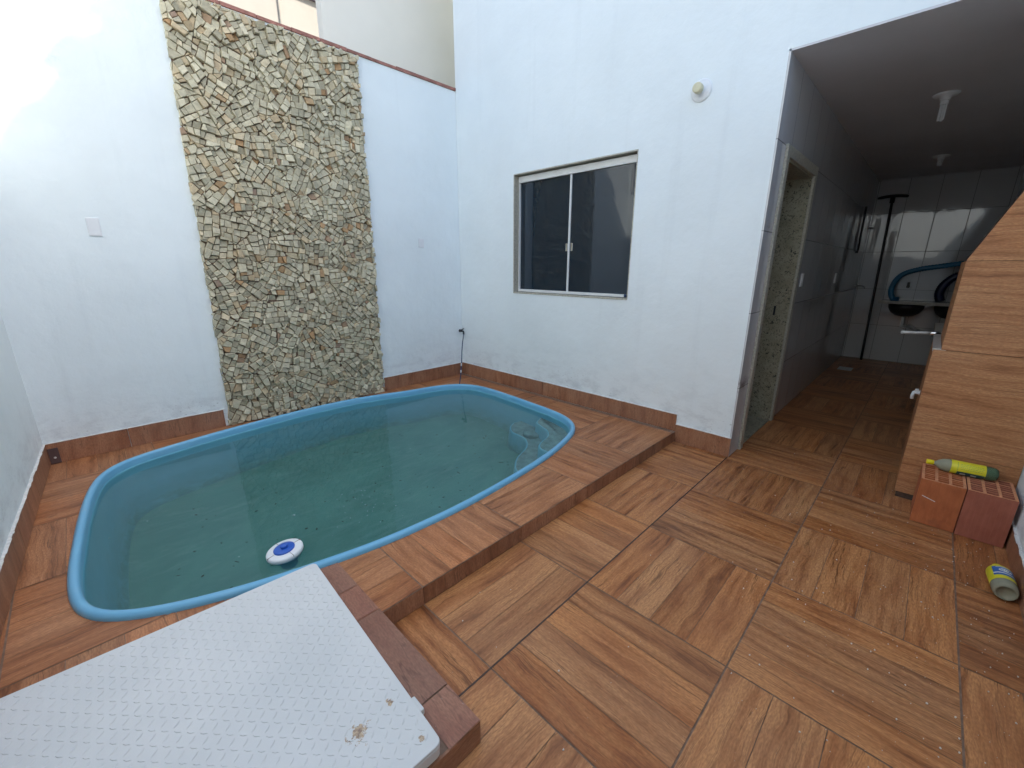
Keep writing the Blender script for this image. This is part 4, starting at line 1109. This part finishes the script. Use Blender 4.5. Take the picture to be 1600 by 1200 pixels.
# plates on the tiled side wall of the passage
for (x, z, lb) in ((4.965, 1.28, 'white switch plate on the glazed tiles just past the doorway'), (6.76, 1.268, 'white switch plate on the glazed tiles deep in the passage')):
    t = empty('wall_switch', (x, YO, z), lb, 'switch', 'switches on the passage wall')
    mb = MB(); mb.box(x-0.036, x+0.036, YO-0.008, YO+0.001, z-0.057, z+0.057, bev=0.002); mb.build('plate', M_plastic, t)
    mb = MB(); mb.box(x-0.014, x+0.014, YO-0.012, YO-0.0075, z-0.022, z+0.022, bev=0.001); mb.build('rocker', M_plastic, t)

# ------------------------------------------------------------------ end of the passage
# pool brush leaning upside down against the end wall
pb = empty('pool_brush', (8.86, -3.43, 0), 'black pool brush leaning head up in the far corner of the passage', 'pool brush')
mb = MB(); mb.tube(ln((8.80, -3.43, 0.0), (8.915, -3.362, 2.36), 10), 0.016); mb.build('pole', M_black, pb)
mb = MB()
hp = [(8.91, -3.362+0.17*t_, 2.405-0.02*abs(t_)**2.0-0.01) for t_ in [-1, -0.8, -0.5, -0.2, 0, 0.2, 0.5, 0.8, 1]]
mb.tube(hp, 0.02, rad=lambda i: 0.014 if i in (0, 8) else 0.021)
mb.tube(ln((8.915, -3.362, 2.30), (8.91, -3.362, 2.39), 3), 0.028); mb.build('head', M_black, pb)
# wash basin counter
sk = empty('sink_counter', (8.65, -3.9, 0.9), 'dark stone wash counter with round bowl fixed to the far wall of the passage', 'sink')
mb = MB(); mb.box(8.42, XB-0.001, YD+0.001, -3.515, 0.905, 0.935, bev=0.003); mb.build('top', M_sink, sk)
mb = MB(); mb.box(8.405, 8.4195, YD+0.001, -3.50, 0.900, 0.940, bev=0.002); mb.build('front_edge', M_sinkedge, sk)
for yy in (-3.80, -4.28):
    mb = MB(); mb.lathe([(0.03, -0.19), (0.10, -0.175), (0.16, -0.13), (0.19, -0.07), (0.20, 0.0)], place((0, 0, 1), (8.67, yy, 0.903)), 30); mb.build('bowl', M_black, sk)
mb = MB(); mb.tube([(8.67, -3.80, 0.72), (8.67, -3.80, 0.62), (8.68, -3.80, 0.575), (8.72, -3.84, 0.56), (8.78, -3.90, 0.57), (8.84, -3.96, 0.52), (8.94, -4.0, 0.50)], 0.018); mb.build('waste_pipe', M_plastic, sk)
# blue pool hose lying on the counter
def spline(P, m_=8):
    P = [Vector(p) for p in P]; out = []
    for i in range(len(P)-1):
        p0, p1, p2, p3 = [P[max(0, min(len(P)-1, i+k))] for k in (-1, 0, 1, 2)]
        for k in range(m_):
            t = k/m_; out.append(0.5*((2*p1)+(p2-p0)*t+(2*p0-5*p1+4*p2-p3)*t*t+(3*p1-p0-3*p2+p3)*t**3))
    out.append(P[-1]); return out
hs = spline([(8.62, -3.70, 0.955), (8.64, -3.64, 0.96), (8.65, -3.60, 1.05), (8.65, -3.61, 1.18), (8.65, -3.68, 1.30), (8.65, -3.83, 1.37), (8.65, -4.05, 1.415), (8.65, -4.30, 1.455), (8.62, -4.46, 1.42), (8.60, -4.50, 1.25), (8.60, -4.42, 1.08)], 14)
mb = MB(); mb.tube(hs, 0.034, 12, rad=lambda i: 0.036 if i % 2 else 0.030)
tag(mb.build('pool_hose', M_blueh), 'bright blue corrugated pool hose arching over the sink counter', 'hose')
hs2 = spline([(8.60, -4.13, 0.955), (8.60, -4.10, 1.05), (8.60, -4.12, 1.16), (8.60, -4.19, 1.26), (8.60, -4.30, 1.33), (8.60, -4.45, 1.36), (8.60, -4.50, 1.2), (8.60, -4.46, 1.0)], 12)
mb = MB(); mb.tube(hs2, 0.05, 12, rad=lambda i: 0.052 if i % 2 else 0.044)
tag(mb.build('pool_hose', plain("navy_coil", (0.006, 0.012, 0.06), 0.4)), 'dark navy coil of hose standing on the sink counter beside the bright blue one', 'hose')
t = empty('wall_tap', (XB, -3.76, 1.13), 'small black tap on the far tiled wall under the blue hose', 'tap')
mb = MB(); mb.lathe([(0.02, 0), (0.02, 0.05), (0.016, 0.055)], place((-1, 0, 0), (XB, -3.76, 1.13)), 14); mb.box(XB-0.055, XB-0.02, -3.775, -3.745, 1.11, 1.19, bev=0.003); mb.build('body', M_black, t)
t = empty('side_tap', (8.55, YO, 1.13), 'chrome tap projecting from the tiled side wall near the far corner', 'tap')
mb = MB(); mb.tube([(8.62, YO, 1.13), (8.62, YO-0.10, 1.13), (8.615, YO-0.125, 1.115), (8.61, YO-0.13, 1.09)], 0.011); mb.build('spout', M_chrome, t)
mb = MB(); mb.tube([(8.62, YO-0.05, 1.13), (8.62, YO-0.05, 1.165)], 0.007); mb.tube([(8.59, YO-0.05, 1.168), (8.65, YO-0.05, 1.168)], 0.006); mb.build('handle', M_chrome, t)
t = empty('rubber_squeegee', (7.95, YO, 1.9), 'narrow black squeegee hanging on the dark side wall of the passage', 'squeegee')
mb = MB(); mb.tube(ln((7.95, YO-0.02, 2.18), (8.05, YO-0.02, 1.62), 4), 0.013); mb.build('handle', M_black, t)
mb = MB(); mb.box(7.97, 8.13, YO-0.034, YO-0.004, 1.585, 1.615, bev=0.003); mb.build('blade', M_black, t)
t = empty('coat_hook', (8.86, YO, 1.97), 'small chrome hook on the side wall close to the far corner', 'hook')
mb = MB(); mb.tube([(8.84, YO, 1.97), (8.84, YO-0.05, 1.965), (8.84, YO-0.07, 1.98)], 0.007); mb.build('arm', M_chrome, t)
mb = MB(); mb.lathe([(0.02, 0), (0.02, 0.005), (0.014, 0.007)], place((0, -1, 0), (8.84, YO, 1.97)), 14); mb.build('plate', M_chrome, t)
t = empty('floor_drain', (7.85, -3.33, 0), 'pale floor drain cover at the far end of the passage floor', 'drain')
mb = MB(); mb.box(7.72, 7.96, -3.43, -3.27, 0.001, 0.006, bev=0.002); mb.build('cover', M_chip, t)
t = empty('barbecue_tap', (4.0, yL, 0.62), 'small white plastic valve on the passage side of the barbecue', 'valve')
mb = MB(); mb.lathe([(0.016, 0), (0.016, 0.004), (0.010, 0.006), (0.010, 0.030), (0.008, 0.032)], place((0, 1, 0), (4.0, yL, 0.62)), 14); mb.tube([(4.0, yL+0.028, 0.625), (3.998, yL+0.032, 0.60), (3.996, yL+0.03, 0.575)], 0.009); mb.build('body', M_plastic, t)
mb = MB(); mb.box(3.985, 4.015, yL+0.008, yL+0.026, 0.634, 0.642, bev=0.002); mb.build('lever', M_plastic, t)

# ------------------------------------------------------------------ flecks of plaster and dirt on the floor
mb = MB()
frng = random.Random(3)
for k in range(420):
    if k < 300: x, y = frng.uniform(1.6, 3.6), YD+0.02+abs(frng.gauss(0, 0.45))
    else: x, y = frng.uniform(1.0, 6.5), frng.uniform(YD+0.05, YE-0.05)
    if y > YE-0.03 and x < W or y > YO-0.03 and x > W-0.05: continue
    if 3.42 < x < 3.72 and y < -4.17: continue
    r_ = frng.choice((0.001, 0.0014, 0.0018, 0.0026, 0.0036)); a0 = frng.uniform(0, 6)
    pts = [(x+r_*frng.uniform(0.6, 1.3)*math.cos(a0+q*1.05), y+r_*frng.uniform(0.4, 1.0)*math.sin(a0+q*1.05)) for q in range(6)]
    mb.prism(pts, lambda a, b_: (a, b_, 0.0006), lambda a, b_: (a, b_, 0.0012+r_*0.4))
tag(mb.build('plaster_flecks', plain("fleck", (0.55, 0.50, 0.44), 0.9)), 'tiny pale plaster flecks scattered over the wood-look floor', 'flecks', kind='stuff')
print("stones", nst)
